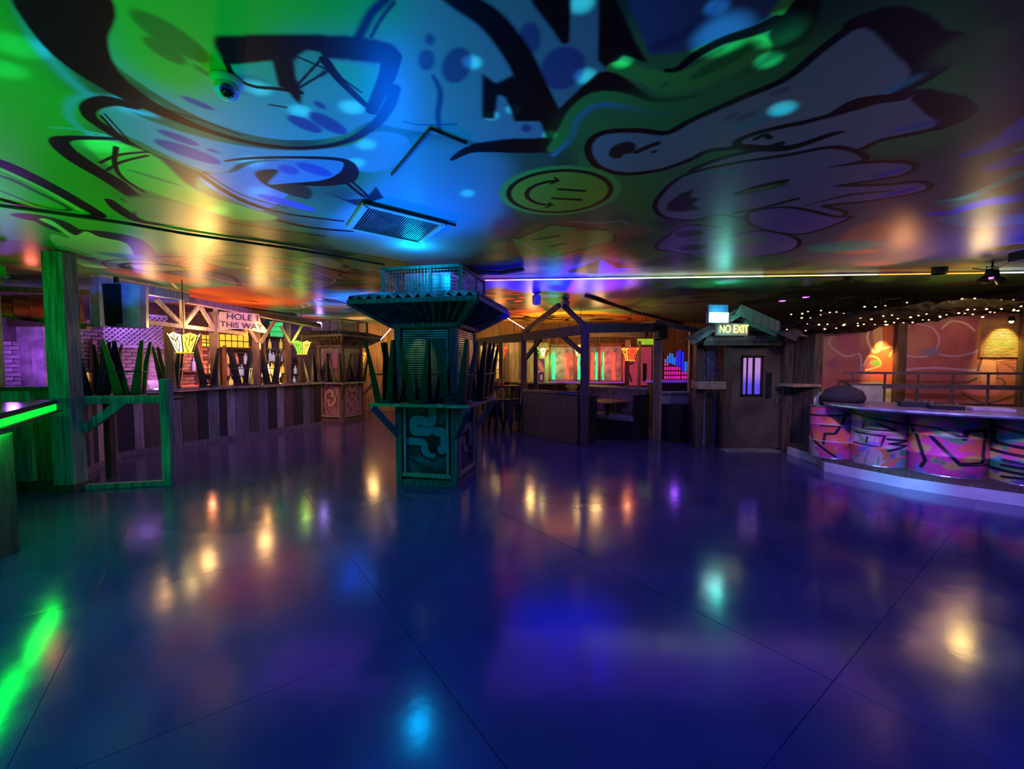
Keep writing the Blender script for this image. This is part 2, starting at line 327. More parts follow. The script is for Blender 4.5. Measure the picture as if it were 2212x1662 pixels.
# ------------------------------------------------------------------ ceiling with its painted mural
LIL, LIL2, SPOT, INK, GRN, DGRN, TEAL, SKY = (.52,.46,.60), (.40,.34,.46), (.20,.13,.36), (.006,.005,.007), (.16,.62,.10), (.03,.22,.05), (.10,.42,.36), (.20,.50,.85)
def C(*P): return [tuple(onz(x, y, CEIL)[:2]) for x, y in P]
def ceiling_mural():
    p = Paint(19.4, 12.7, .0058, -9.7, .6, (.10,.24,.12), 3, .22, [(.06,.16,.13), (.16,.34,.10), (.05,.09,.08)], .8)
    po, el = p.poly, p.ell
    def ln(P, wd, col, soft=.006, sm=True, closed=False, a=1):
        Ym = sum(q[1] for q in P)/len(P); f_ = 1.2+.75*min(1, max(0, (Ym-2)/2)) if col == INK else 1
        wd = wd*f_ if np.isscalar(wd) else [x*f_ for x in wd]
        p.line(P, wd, col, soft, sm, closed, a)
    def spot(a, b, wd, col=SPOT, soft=.008):      # an elongated dot between two photo points
        (x0, y0), (x1, y1) = C(a, b); L = math.hypot(x1-x0, y1-y0)
        el(((x0+x1)/2, (y0+y1)/2), L/2, wd/2, math.atan2(y1-y0, x1-x0), col, soft)
    # soft background fields
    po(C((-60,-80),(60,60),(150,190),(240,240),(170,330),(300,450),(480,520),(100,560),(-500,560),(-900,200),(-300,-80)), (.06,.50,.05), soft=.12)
    po(C((900,300),(1080,330),(1100,400),(1060,520),(960,575),(820,560),(700,520),(800,400)), (.36,.42,.52), soft=.15)
    po(C((1540,480),(1660,420),(1900,380),(2100,300),(2400,200),(2600,420),(2212,540),(1760,570)), (.17,.17,.20), soft=.25)
    po(C((2050,-60),(2260,20),(2400,260),(2150,300),(2080,180)), (.018,.02,.03), soft=.2)
    # big creature: body, right lobe, eye box
    ln(C((40,-60),(70,60),(120,140),(190,205),(260,232),(330,250)), [.05,.05,.05,.045,.04,.03], SKY, .05)
    ln(C((250,212),(185,207),(150,225),(155,262),(205,295),(262,300)), .03, SKY, .04)
    po(C((190,-80),(198,50),(240,130),(300,178),(380,228),(470,270),(570,297),(660,303),(740,292),(800,262),(850,275),(1000,300),(1080,318),(1170,300),(1170,262),(1140,200),(1110,130),(1050,50),(960,0),(880,-80)), LIL)
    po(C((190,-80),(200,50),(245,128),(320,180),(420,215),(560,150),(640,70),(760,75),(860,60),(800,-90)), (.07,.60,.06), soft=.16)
    po(C((870,-80),(960,-10),(1050,50),(1110,118),(1150,190),(1200,250),(1295,200),(1295,-80)), (.42,.42,.46))
    ln(C((20,-110),(125,-30),(135,50),(180,130),(255,190),(340,237),(450,283),(560,312),(660,320),(745,306),(806,272),(838,230),(852,190)), [.26,.23,.20,.17,.13,.085,.045,.035,.032,.035,.045,.05,.045], INK, .015)
    ln(C((215,150),(280,205),(370,240),(440,262),(520,292)), .008, INK)
    # dark spots on green
    spot((282,20),(448,135), .15, (.04,.26,.04), .02); spot((310,78),(398,140), .10, (.04,.26,.04), .02); spot((415,138),(452,165), .03, (.04,.26,.04), .01)
    for a, b, w_ in [((390,208),(463,238),.055), ((620,250),(693,286),.11), ((668,242),(745,290),.12), ((678,218),(702,236),.045),
                     ((332,302),(476,354),.16), ((338,280),(430,315),.09), ((444,321),(474,331),.04)]: spot(a, b, w_, (.24,.10,.42))
    for c, rx, ry, ro in [((920,130),.035,.065,.3), ((985,143),.062,.115,.35), ((927,85),.02,.033,.3), ((1143,85),.045,.085,.0), ((1214,150),.098,.135,0), ((1091,82),.02,.024,0), ((1136,277),.03,.04,0)]:
        el(C(c)[0], rx, ry, ro, SPOT, .01)
    # black jaws and wedges
    ln(C((905,-70),(985,-5),(1060,45),(1118,120),(1150,185),(1180,240),(1205,272)), [.06,.075,.09,.10,.11,.11,.09], INK, .02)
    po(C((1040,158),(1070,180),(1110,160),(1160,230),(1220,280),(1215,305),(1180,330),(1090,330),(1010,312),(1090,300),(1180,298),(1165,262),(1110,262),(1090,210),(1075,205),(1068,258),(1040,255)), INK, sm=False, soft=.01)
    ln(C((975,345),(1010,325),(1060,318),(1170,318),(1218,290)), [.02,.05,.085,.085,.06], INK, .01)
    po(C((1120,-60),(1150,10),(1190,62),(1214,97),(1229,92),(1232,0),(1232,-60)), INK, sm=False)
    po(C((1292,-60),(1290,130),(1310,150),(1345,120),(1400,137),(1372,90),(1328,-10),(1322,-60)), INK, sm=False)
    po(C((460,84),(500,76),(640,74),(760,78),(830,90),(856,104),(857,124),(842,138),(700,128),(705,160),(668,162),(632,128),(586,132),(500,140),(480,130)), INK, soft=.01)
    po(C((585,128),(632,110),(640,170),(651,190),(650,228),(632,212),(618,194),(600,188)), INK, sm=False, soft=.006)
    po(C((500,142),(585,133),(596,188),(546,182),(515,166)), (.25,.50,.42), sm=False)
    po(C((640,122),(662,108),(690,113),(706,140),(690,160),(652,192),(640,160)), (.40,.40,.46), sm=False)
    po(C((716,134),(828,147),(812,200),(800,236),(770,205)), (.22,.62,.45), sm=False)
    ln(C((486,130),(505,165),(545,186),(600,192),(650,200)), .02, INK); ln(C((845,120),(835,165),(812,215),(802,240)), [.07,.06,.05,.05], INK)
    ln(C((700,130),(735,175),(790,228)), [.04,.035,.03], INK)
    for a in [((640,122),(705,150)), ((640,185),(700,120)), ((648,188),(712,150),(780,200)), ((580,226),(618,232))]: ln(C(*a), .009, INK, sm=False)
    ln(C((772,85),(800,30),(830,0),(870,-50)), .03, INK, .02); ln(C((800,80),(822,40),(850,5)), .012, INK, .01)
    ln(C((935,165),(950,200),(945,250),(950,285)), [.02,.03,.03,.02], (.10,.12,.30), .015); ln(C((870,262),(910,270),(985,268)), .012, (.10,.12,.3), .01)
    # lower jaw / tongue
    po(C((215,240),(250,226),(290,247),(400,287),(520,315),(640,325),(760,313),(810,285),(880,300),(870,345),(800,372),(700,352),(590,345),(520,352),(490,370),(450,372),(380,345),(300,305),(245,280)), (.46,.44,.60))
    ln(C((285,228),(235,218),(196,228),(190,246),(215,270),(300,322),(372,352),(430,376),(475,384),(505,372),(540,356)), [.05,.06,.05,.045,.05,.04,.03,.025,.02,.02,.01], INK, .012)
    ln(C((217,250),(262,300)), .012, INK); ln(C((225,246),(276,302)), .008, INK)
    po(C((330,335),(372,350),(450,380),(420,385),(425,405),(413,420),(405,400)), (.14,.08,.05), sm=False, soft=.01)
    for a, b, w_ in [((332,302),(476,354),.16), ((338,280),(430,315),.09), ((444,321),(474,331),.04)]: spot(a, b, w_, (.22,.08,.42))
    # second face under the jaw
    po(C((430,380),(500,372),(560,350),(700,345),(755,360),(740,385),(650,400),(600,440),(560,455),(500,430),(460,410)), (.34,.34,.62))
    ln(C((485,348),(540,342),(640,340),(735,345),(757,362),(745,385),(700,396),(640,398),(585,402)), [.01,.02,.02,.03,.06,.09,.06,.03,.02], INK, .01)
    po(C((550,372),(590,365),(600,372),(580,398),(640,398),(672,410),(668,430),(640,425),(600,412),(565,395)), (.06,.035,.03), soft=.01)
    for a, b in [((600,362),(645,372)), ((640,352),(715,380)), ((555,420),(680,455))]: spot(a, b, .14, (.20,.12,.55))
    ln(C((430,375),(480,410),(540,440),(620,462),(740,478)), [.02,.03,.04,.03,.02], INK); ln(C((440,372),(520,420),(620,450)), .01, INK); ln(C((745,380),(790,420),(800,440)), .015, INK)
    po(C((690,410),(750,432),(790,428),(812,402),(828,428),(770,445)), (.04,.03,.06), sm=False)
    ln(C((735,385),(785,425)), .02, INK); ln(C((440,430),(560,465),(660,490),(760,500)), [.03,.04,.04,.02], INK)
    # lower left green tongue with ink outline
    po(C((180,310),(215,300),(330,335),(405,400),(470,430),(600,470),(520,475),(400,440),(290,400),(250,370)), (.22,.80,.10), soft=.03)
    ln(C((255,300),(150,298),(130,312),(175,350),(245,392),(300,430),(380,458),(480,478),(600,497),(700,510)), [.02,.03,.06,.08,.08,.06,.05,.045,.04,.02], INK, .012)
    ln(C((250,318),(247,352),(262,382),(310,415)), .018, INK); ln(C((215,352),(255,335),(318,328)), .014, INK); ln(C((230,368),(262,350),(318,336)), .014, INK)
    spot((272,365),(392,402), .05, (.10,.40,.08)); ln(C((108,275),(170,280),(225,292)), .02, (.2,.6,.6), .02)
    ln(C((235,432),(262,455),(310,480),(400,487),(520,505)), [.03,.06,.06,.03,.02], INK); ln(C((262,430),(330,475)), .012, INK); ln(C((315,440),(280,470)), .02, INK)
    po(C((270,440),(300,425),(420,445),(480,470),(470,490),(360,485),(310,470)), (.45,.42,.34), soft=.05)
    # left edge loops
    ln(C((-90,330),(0,352),(110,405),(190,450),(212,466),(170,466),(80,452),(0,430)), [.08,.08,.075,.07,.06,.05,.05,.05], INK, .012)
    ln(C((-90,375),(0,380),(80,415),(150,452),(95,448),(0,412)), [.05,.05,.045,.04,.03,.03], (.05,.10,.05), .01)
    ln(C((-60,350),(0,366),(100,412),(178,458)), .035, (.35,.8,.2), .015)
    # glove shaped splash
    ln(C((60,470),(100,475),(150,500),(200,505),(262,515),(295,545),(290,575)), [.2,.26,.26,.26,.34,.34,.3], (.01,.03,.02), .02)
    po(C((84,474),(110,476),(160,508),(185,500),(215,512),(270,525),(288,550),(282,572),(240,580),(180,575),(140,548),(110,520),(112,506),(150,515),(120,492)), (.45,.95,.55))
    for k in range(4): ln(C((95+k*14,533),(150+k*16,552)), .02, (.02,.05,.02))
    ln(C((0,520),(120,545),(200,560)), .05, (.03,.06,.03)); po(C((288,556),(330,562),(420,570),(430,580),(360,585),(286,578)), (.75,.62,.30))
    po(C((-60,505),(0,515),(100,530),(150,562),(60,560),(-60,545)), (.55,.25,.14), soft=.05)
    # far left colour swirls
    rn = random.Random(5)
    FAR = [(.65,.18,.08), (.7,.42,.12), (.15,.45,.35), (.25,.15,.45), (.65,.55,.35), (.10,.35,.6), (.55,.12,.10)]
    for k in range(46):
        x, y = rn.uniform(300, 850), rn.uniform(565, 690)
        el(C((x, y))[0], rn.uniform(.2, .75), rn.uniform(.12, .4), rn.uniform(0, 3), FAR[k % 7], .05, .8)
    for k in range(26):
        x, y = rn.uniform(320, 830), rn.uniform(575, 690); q = onz(x, y, CEIL)
        a = rn.uniform(0, 6); P = [(q.x+math.cos(a+t*.8)*.25*t, q.y+math.sin(a+t*.8)*.25*t) for t in range(6)]
        ln(P, rn.uniform(.02, .05), rn.choice([INK, (.8,.7,.45), (.3,.05,.03)]), .01)
    po(C((400,628),(560,618),(700,640),(560,668),(430,650)), (.75,.14,.03), soft=.1)
    # upper right: violet lobe, green lobe, ink bands and ribbons
    po(C((1325,-80),(1400,118),(1480,112),(1560,82),(1640,55),(1700,5),(1740,-80)), (.17,.13,.34), sm=False, soft=.02)
    ln(C((1420,100),(1500,60),(1560,0)), .05, (.10,.07,.24), .04)
    po(C((1310,150),(1340,132),(1400,148),(1470,152),(1520,130),(1570,100),(1640,75),(1668,105),(1600,152),(1520,190),(1440,208),(1390,182)), (.20,.66,.10))
    spot((1488,172),(1645,88), .075, (.06,.34,.06)); spot((1425,190),(1445,175), .025, (.06,.34,.06)); spot((1535,115),(1565,105), .03, (.06,.34,.06))
    ln(C((1438,152),(1465,148),(1500,120),(1560,88),(1640,62),(1720,20),(1760,-50)), [.02,.03,.04,.04,.05,.08,.12], INK, .01)
    po(C((1275,170),(1300,155),(1340,163),(1400,205),(1440,212),(1520,200),(1600,165),(1665,112),(1660,70),(1720,10),(1770,-70),(1770,20),(1760,60),(1725,110),(1640,170),(1560,205),(1470,225),(1400,230),(1350,205),(1310,200),(1250,235),(1205,262),(1195,248)), INK)
    po(C((1690,30),(1715,0),(1740,-60),(1720,-60),(1700,-20),(1660,30)), (.2,.6,.1), sm=False)
    ln(C((1720,110),(1620,165),(1500,225),(1400,235),(1340,215),(1285,215),(1245,245),(1222,285),(1195,322)), [.05,.06,.10,.10,.09,.11,.10,.10,.08], (.13,.55,.10), .02)
    ln(C((1620,180),(1500,232),(1410,246),(1350,232),(1290,228),(1250,255),(1232,300),(1195,335)), .04, (.16,.45,.75), .025)
    ln(C((1500,262),(1420,280),(1320,288),(1275,320),(1265,350)), .10, (.12,.50,.10), .03)
    # bone shaped fingers with faces
    po(C((1230,270),(1500,200),(1800,60),(2080,30),(2130,200),(2000,330),(1700,330),(1480,380),(1420,480),(1300,420)), (.10,.40,.10), soft=.2)
    def bone(P, wd, col):
        wd = wd*1.15
        ln(C(*P), wd, INK, .01, closed=True); po(C(*P), col)
    po(C((1500,370),(1600,330),(1720,310),(1850,290),(1700,350),(1560,380),(1300,430)), (.12,.42,.10), soft=.04)
    bone(((1278,322),(1300,293),(1370,287),(1440,292),(1500,262),(1600,218),(1700,175),(1780,112),(1850,62),(1900,54),(1945,82),(1965,100),(1992,112),(1985,130),(1998,160),(1900,212),(1790,262),(1700,275),(1600,312),(1530,322),(1480,345),(1420,365),(1350,372),(1298,357)), .065, (.44,.42,.50))
    ln(C((1840,50),(1905,38),(1955,62),(1990,95),(2025,115),(2010,150),(1960,190)), [.05,.09,.12,.13,.16,.12,.06], INK, .02)
    ln(C((2030,80),(2060,85),(2040,110)), .05, INK)
    spot((1900,205),(1998,158), .06, (.10,.55,.75), .04); spot((1560,290),(1730,225), .05, (.15,.5,.65), .04)
    for a, b in [((1580,262),(1640,240)), ((1660,205),(1710,188)), ((1600,240),(1560,262))]: spot(a, b, .05, (.30,.24,.40), .02)
    el(C((1343,325))[0], .075, .10, .2, (.03,.025,.03)); ln(C((1375,328),(1398,318),(1418,310)), .045, (.03,.025,.03)); el(C((1352,338))[0], .025, .035, 0, (.44,.42,.50)); el(C((1412,328))[0], .018, .02, 0, INK)
    bone(((1600,308),(1630,293),(1700,276),(1740,268),(1850,238),(1960,207),(2010,215),(2048,248),(2015,275),(1900,300),(1850,322),(1800,330),(1700,350),(1640,368),(1560,378),(1500,372),(1560,345),(1680,318),(1690,305),(1640,318)), .06, (.42,.37,.48))
    ln(C((1990,205),(2040,228),(2065,252),(2030,275)), [.06,.12,.12,.06], INK, .015); spot((1920,285),(2030,262), .06, (.12,.25,.75), .04)
    ln(C((1790,250),(1850,222),(1950,210)), [.02,.07,.05], INK); ln(C((1608,318),(1700,320),(1790,292),(1822,285)), [.05,.05,.04,.01], INK); ln(C((1632,300),(1650,292),(1662,298)), .025, INK)
    bone(((1420,445),(1440,412),(1480,382),(1560,360),(1700,338),(1800,322),(1860,345),(1780,362),(1900,352),(1965,358),(1940,378),(1800,402),(1900,402),(1985,396),(1990,412),(1880,432),(1770,445),(1820,462),(1760,490),(1660,480),(1560,462),(1500,474),(1440,468)), .045, (.38,.31,.44))
    spot((1880,385),(1960,362), .08, (.05,.10,.85), .05); spot((1900,425),(1985,405), .08, (.12,.06,.85), .05)
    po(C((1440,440),(1470,418),(1498,408),(1490,425),(1510,430),(1495,442),(1512,452),(1470,458),(1440,455)), (.02,.02,.025), sm=False)
    po(C((1592,415),(1640,400),(1690,392),(1700,398),(1650,412),(1610,420)), (.03,.16,.03)); ln(C((1592,418),(1640,402),(1694,391)), .035, INK); po(C((1605,414),(1650,404),(1680,399),(1650,410)), (.14,.45,.08))
    ln(C((1480,385),(1530,372),(1590,370)), .05, (.2,.4,.4), .03); ln(C((1740,445),(1830,422),(1930,412)), [.01,.05,.02], (.08,.05,.02)); ln(C((1590,460),(1640,450),(1720,430)), .03, INK)
    bone(((1460,500),(1500,488),(1560,498),(1540,520),(1640,500),(1720,520),(1690,545),(1560,560),(1470,545),(1420,535)), .04, (.34,.24,.50))
    el(C((1488,505))[0], .14, .10, 0, (.03,.03,.03)); el(C((1495,535))[0], .16, .12, 0, (.05,.02,.08)); el(C((1600,520))[0], .3, .15, 0, (.25,.4,.3), .04)
    bone(((1620,462),(1700,450),(1800,470),(1830,470),(1780,492),(1720,505),(1640,490)), .04, (.36,.22,.52))
    po(C((1830,500),(1880,478),(1930,490),(1900,520),(1860,530),(1900,545),(1800,545)), (.62,.26,.14), soft=.08)
    po(C((1750,532),(1840,520),(1905,526),(1860,540),(1760,545)), (.10,.5,.30), soft=.04)
    # right edge: blue and teal strokes
    for P, wd, c in [(((2240,420),(2120,440),(2060,458),(2000,462)), [.28,.2,.14,.04], (.02,.04,.95)), (((2240,255),(2180,300),(2120,325),(2080,333)), [.16,.18,.14,.04], (.04,.06,.8)), (((2260,330),(2200,345),(2170,355)), .2, (.10,.04,.8)),
                     (((2212,372),(2150,400),(2090,425),(2025,436)), [.1,.1,.1,.04], (.05,.65,.5)), (((2240,470),(2150,478),(2080,470),(2040,470)), [.34,.36,.26,.06], (.05,.45,.42)), (((2260,305),(2205,322)), .05, (.1,.7,.5))]:
        ln(C(*P), wd, c, .03)
    spot((2010,120),(2170,90), .22, (.08,.24,.08), .06)
    # smiley
    c = C((1207,419))[0]; r = .405
    el(c, r*1.13, r*1.13, 0, (.18,.68,.12), .02); el(c, r, r, 0, INK); el(c, r*.90, r*.90, 0, (.62,.62,.06))
    ln([(c[0]+r*.56*math.cos(t)-.02, c[1]+r*.56*math.sin(t)) for t in [R(q) for q in range(95, 275, 12)]], .022, INK)
    for sgn in (1, -1):
        e = (c[0]-.03, c[1]+sgn*r*.56); ln([(e[0]-.03, e[1]-.05), e, (e[0]-.05, e[1]+.05)], .012, INK, sm=False)
        ln([(c[0]-.04+.03*(sgn < 0), c[1]+sgn*.085), (c[0]+.18, c[1]+sgn*.085+.03)], [.02, .024], INK)
    # sign below smiley and swirls beyond
    po(C((1090,545),(1130,500),(1200,470),(1240,470),(1330,490),(1385,492),(1370,512),(1290,545),(1180,562)), (.42,.16,.09), soft=.04)
    po(C((1108,520),(1190,486),(1245,490),(1240,500),(1322,498),(1325,520),(1240,548),(1130,560)), (.34,.55,.08), sm=False, soft=.02)
    ln(C((1108,520),(1190,486),(1330,498),(1325,522),(1190,556)), .03, (.02,.05,.02), sm=False); ln(C((1155,518),(1205,510)), .06, (.03,.08,.02)); ln(C((1190,532),(1220,526)), .07, (.03,.08,.02))
    ln(C((1110,518),(1158,540)), .03, (.4,.7,.7)); ln(C((1225,478),(1290,482),(1345,478),(1360,495),(1378,500)), .03, (.5,.5,.5)); el(C((1360,498))[0], .2, .16, 0, (.55,.26,.14), .02)
    po(C((1080,470),(1120,478),(1100,510),(1060,500)), (.5,.12,.25), soft=.08)
    po(C((1190,590),(1300,562),(1375,578),(1300,592)), (.03,.04,.55), sm=False); po(C((1215,588),(1295,562),(1292,592)), INK, sm=False); po(C((1300,560),(1380,578),(1330,580)), INK, sm=False)
    po(C((1050,610),(1250,600),(1400,612),(1390,640),(1240,650),(1060,640)), (.12,.10,.6), soft=.15); el(C((1310,617))[0], .5, .5, 0, (.1,.2,.8), .03); ln([(onz(1300,622,CEIL).x+1.1*math.cos(t), onz(1300,622,CEIL).y+.8*math.sin(t)) for t in [R(q) for q in range(0, 360, 20)]], .04, (.25,.15,.8), closed=True)
    po(C((1055,625),(1130,632),(1190,660),(1220,690),(1100,688),(1060,660)), (.72,.10,.03), soft=.08)
    po(C((1100,685),(1240,672),(1420,688),(1400,705),(1100,705)), (.75,.36,.06), soft=.1)
    for k in range(30):
        x, y = rn.uniform(1050, 1240), rn.uniform(630, 694); q = onz(x, y, CEIL); a = rn.uniform(0, 6)
        ln([(q.x+math.cos(a+t*.7)*.3*t, q.y+math.sin(a+t*.7)*.22*t) for t in range(5)], rn.uniform(.04, .09), INK, .02)
    e = onz(1292, 690, CEIL); el((e.x, e.y), .95, .8, 0, INK); el((e.x, e.y), .85, .7, 0, (.75,.6,.2)); el((e.x+.1, e.y), .35, .35, 0, (.25,.18,.05)); el((e.x+.1, e.y), .15, .15, 0, INK)
    for k in range(34):
        x, y = rn.uniform(1420, 2300), rn.uniform(560, 680); el(C((x, y))[0], rn.uniform(.15, .7), rn.uniform(.08, .3), rn.uniform(-.5, .5), rn.choice([(.05,.04,.09), (.3,.14,.2), (.1,.3,.1), (.28,.2,.1), (.02,.02,.02)]), .06, .8)
    return p.image('ceiling_mural')
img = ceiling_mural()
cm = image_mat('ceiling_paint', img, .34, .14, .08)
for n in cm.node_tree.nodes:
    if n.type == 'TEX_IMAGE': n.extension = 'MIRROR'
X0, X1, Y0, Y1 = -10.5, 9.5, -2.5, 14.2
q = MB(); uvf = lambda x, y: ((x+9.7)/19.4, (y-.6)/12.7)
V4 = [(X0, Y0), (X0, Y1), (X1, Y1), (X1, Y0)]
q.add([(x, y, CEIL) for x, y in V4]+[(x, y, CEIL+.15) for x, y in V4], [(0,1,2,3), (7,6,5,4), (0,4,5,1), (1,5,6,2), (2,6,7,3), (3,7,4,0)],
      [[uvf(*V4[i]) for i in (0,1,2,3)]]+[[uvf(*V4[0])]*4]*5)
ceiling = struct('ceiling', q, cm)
# ------------------------------------------------------------------ floor of large tiles, laid askew
FLOORM = mat('violet_gloss_floor', (.075, .060, .17), .17, var=.14, scale=1.3, bump=.0, spec=.75)
nt = FLOORM.node_tree; b_ = nt.nodes['Principled BSDF']
nz2 = nt.nodes.new('ShaderNodeTexNoise'); nz2.inputs['Scale'].default_value = 5; nz2.inputs['Detail'].default_value = 6
mr = nt.nodes.new('ShaderNodeMapRange'); mr.inputs['To Min'].default_value = .09; mr.inputs['To Max'].default_value = .20
tcf = nt.nodes.new('ShaderNodeTexCoord'); nt.links.new(tcf.outputs['Object'], nz2.inputs[0]); nt.links.new(nz2.outputs['Fac'], mr.inputs[0]); nt.links.new(mr.outputs[0], b_.inputs['Roughness'])
bpf = nt.nodes.new('ShaderNodeBump'); bpf.inputs['Strength'].default_value = .10; bpf.inputs['Distance'].default_value = .01
nt.links.new(nz2.outputs['Fac'], bpf.inputs['Height']); nt.links.new(bpf.outputs[0], b_.inputs['Normal'])
m_ = MB().box(((X0+X1)/2, (Y0+Y1)/2, -.055), (X1-X0, Y1-Y0, .1)); floor = struct('floor', m_, FLOORM)
TS = 1.5; ang = R(36); ca, sa = math.cos(ang), math.sin(ang)
tm = MB().box((0, 0, -.0045), (TS-.0035, TS-.0035, .009)); first = None
for i in range(-12, 14):
    for j in range(-12, 14):
        x, y = i*TS*ca-j*TS*sa-1.62, i*TS*sa+j*TS*ca+2.1+.3
        if not (X0+.9 < x < X1-.9 and -1.6 < y < Y1-.9): continue
        if first is None: first = tm.build('floor_tile', FLOORM, floor, local=True, bevel=0); t_ = first
        else: t_ = first.copy(); COL.objects.link(t_)
        t_.parent = floor; t_.location = (x, y, 0); t_.rotation_euler = (R(random.uniform(-.06, .06)), R(random.uniform(-.06, .06)), ang)
# ------------------------------------------------------------------ outer walls
struct('wall_back', MB().box((-.5, 13.35, 1.4), (20, .15, 2.8)), WALLO)
struct('wall_right', MB().box((9.3, 6, 1.4), (.15, 15, 2.8)), WALLM)
struct('wall_left', MB().box((-10.4, 6, 1.4), (.15, 15, 2.8)), WALLM)
BO, BD, BN = Vector((-8.9, 6.3, 0)), Vector((.4603, .8878, 0)), Vector((.8878, -.4603, 0))   # back-bar line and its normal towards the room
BROT = math.atan2(BD.y, BD.x)
def bb(px, z=0, off=0):           # point on the back-bar line seen in column px, moved off metres towards the room
    k = (px-CX)/FPX; o = BO+BN*off; s_ = (k*o.y-o.x)/(BD.x-k*BD.y); p = o+BD*s_; return Vector((p.x, p.y, z))
def bz(py, p): return CAMH+(787-py)*p.y/900
struct('wall_bar', MB().box((BO+BD*3.6-BN*.1)+Vector((0, 0, 1.4)), (8.8, .12, 2.8), BROT), WALLM)
# bricks on the bar wall
bk = MB().box((0, 0, 0), (.19, .03, .062)); fb = None
wall_bar = [o for o in COL.objects if o.name == 'wall_bar'][0]
MOR = mat('brick_lilac', (.36,.26,.36), .85, var=.3, scale=20, bump=.3)
for s0, s1, z0, z1 in [(1.6, 3.9, .95, 2.35), (0.4, 1.5, .95, 1.9)]:
    r_ = 0; z = z0
    while z < z1:
        s_ = s0+(.1 if r_ % 2 else 0)
        while s_ < s1:
            p = BO+BD*s_-BN*(.03-random.uniform(0, .008))+Vector((0, 0, z))
            if fb is None: fb = bk.build('brick', MOR, wall_bar, local=True); t_ = fb
            else: t_ = fb.copy(); COL.objects.link(t_)
            t_.parent = wall_bar; t_.location = p; t_.rotation_euler = (0, 0, BROT); s_ += .2
        z += .075; r_ += 1
# ------------------------------------------------------------------ central island and its twin by the bar
def sq(c, s_, rz, z=0): 
    q = Matrix.Rotation(rz, 3, 'Z'); return [Vector(c)+q@Vector((a*s_, b*s_, z)) for a, b in ((-1,-1),(1,-1),(1,1),(-1,1))]
def corr(mb, a, b, c, d, n=14, amp=.022):       # corrugated sheet between edges a-b (outer) and d-c (inner)
    a, b, c, d = map(Vector, (a, b, c, d)); nn = (b-a).cross(d-a).normalized(); k = n*4; vs = []
    for i in range(k+1):
        t = i/k; o = nn*amp*math.sin(2*math.pi*n*t); vs += [a.lerp(b, t)+o, d.lerp(c, t)+o]
    vs += [v+nn*.004 for v in vs]; m = 2*(k+1); fs = []
    for i in range(k):
        j = 2*i; fs += [(j, j+2, j+3, j+1), (m+j, m+j+1, m+j+3, m+j+2)]
    fs += [(0, 1, m+1, m), (2*k, m+2*k, m+2*k+1, 2*k+1)]
    fs += [(2*i, m+2*i, m+2*i+2, 2*i+2) for i in range(k)]+[(2*i+1, 2*i+3, m+2*i+3, m+2*i+1) for i in range(k)]
    mb.add(vs, fs)
PCOL = (.06, .42, .40)
def panel_paint(name, base, ink, lite, seed):
    p = Paint(1, 1.25, .005, 0, 0, base, seed, .5, [tuple(c*.35 for c in base)], .5)
    for wd, c in ((.30, tuple(x*.25 for x in ink)), (.17, lite)):
        p.line([(.62,1.3),(.62,.98),(.40,.98),(.22,.98),(.22,.80),(.40,.78),(.80,.78),(.88,.72),(.88,.50),(.82,.45)], wd, c, .02)
        p.line([(-.1,.58),(.35,.58),(.45,.52),(.45,.40),(.62,.34)], wd*.8, c, .02)
    p.line([(.62,.68),(.62,.44)], .14, tuple(x*.25 for x in ink), .02)
    for k in range(5): p.line([(.1+.1*k,.3),(.35+.05*k,.2)], .008, tuple(x*1.5 for x in lite))
    return image_mat(name, p.image(name), .35)
def graf_paint(name, base, cols, seed, ink=INK):
    p = Paint(1, 1.25, .006, 0, 0, base, seed, .5, [tuple(c*.5 for c in base)], .3); rn = random.Random(seed)
    for k in range(5):
        x, y = rn.random(), rn.random()*1.25; a = rn.uniform(0, 6)
        P = [(x+math.cos(a+t*.9)*.12*t, y+math.sin(a+t*.9)*.12*t) for t in range(5)]
        p.line(P, .22, ink, .01); p.line(P, .16, rn.choice(cols), .01)
    return image_mat(name, p.image(name), .5)
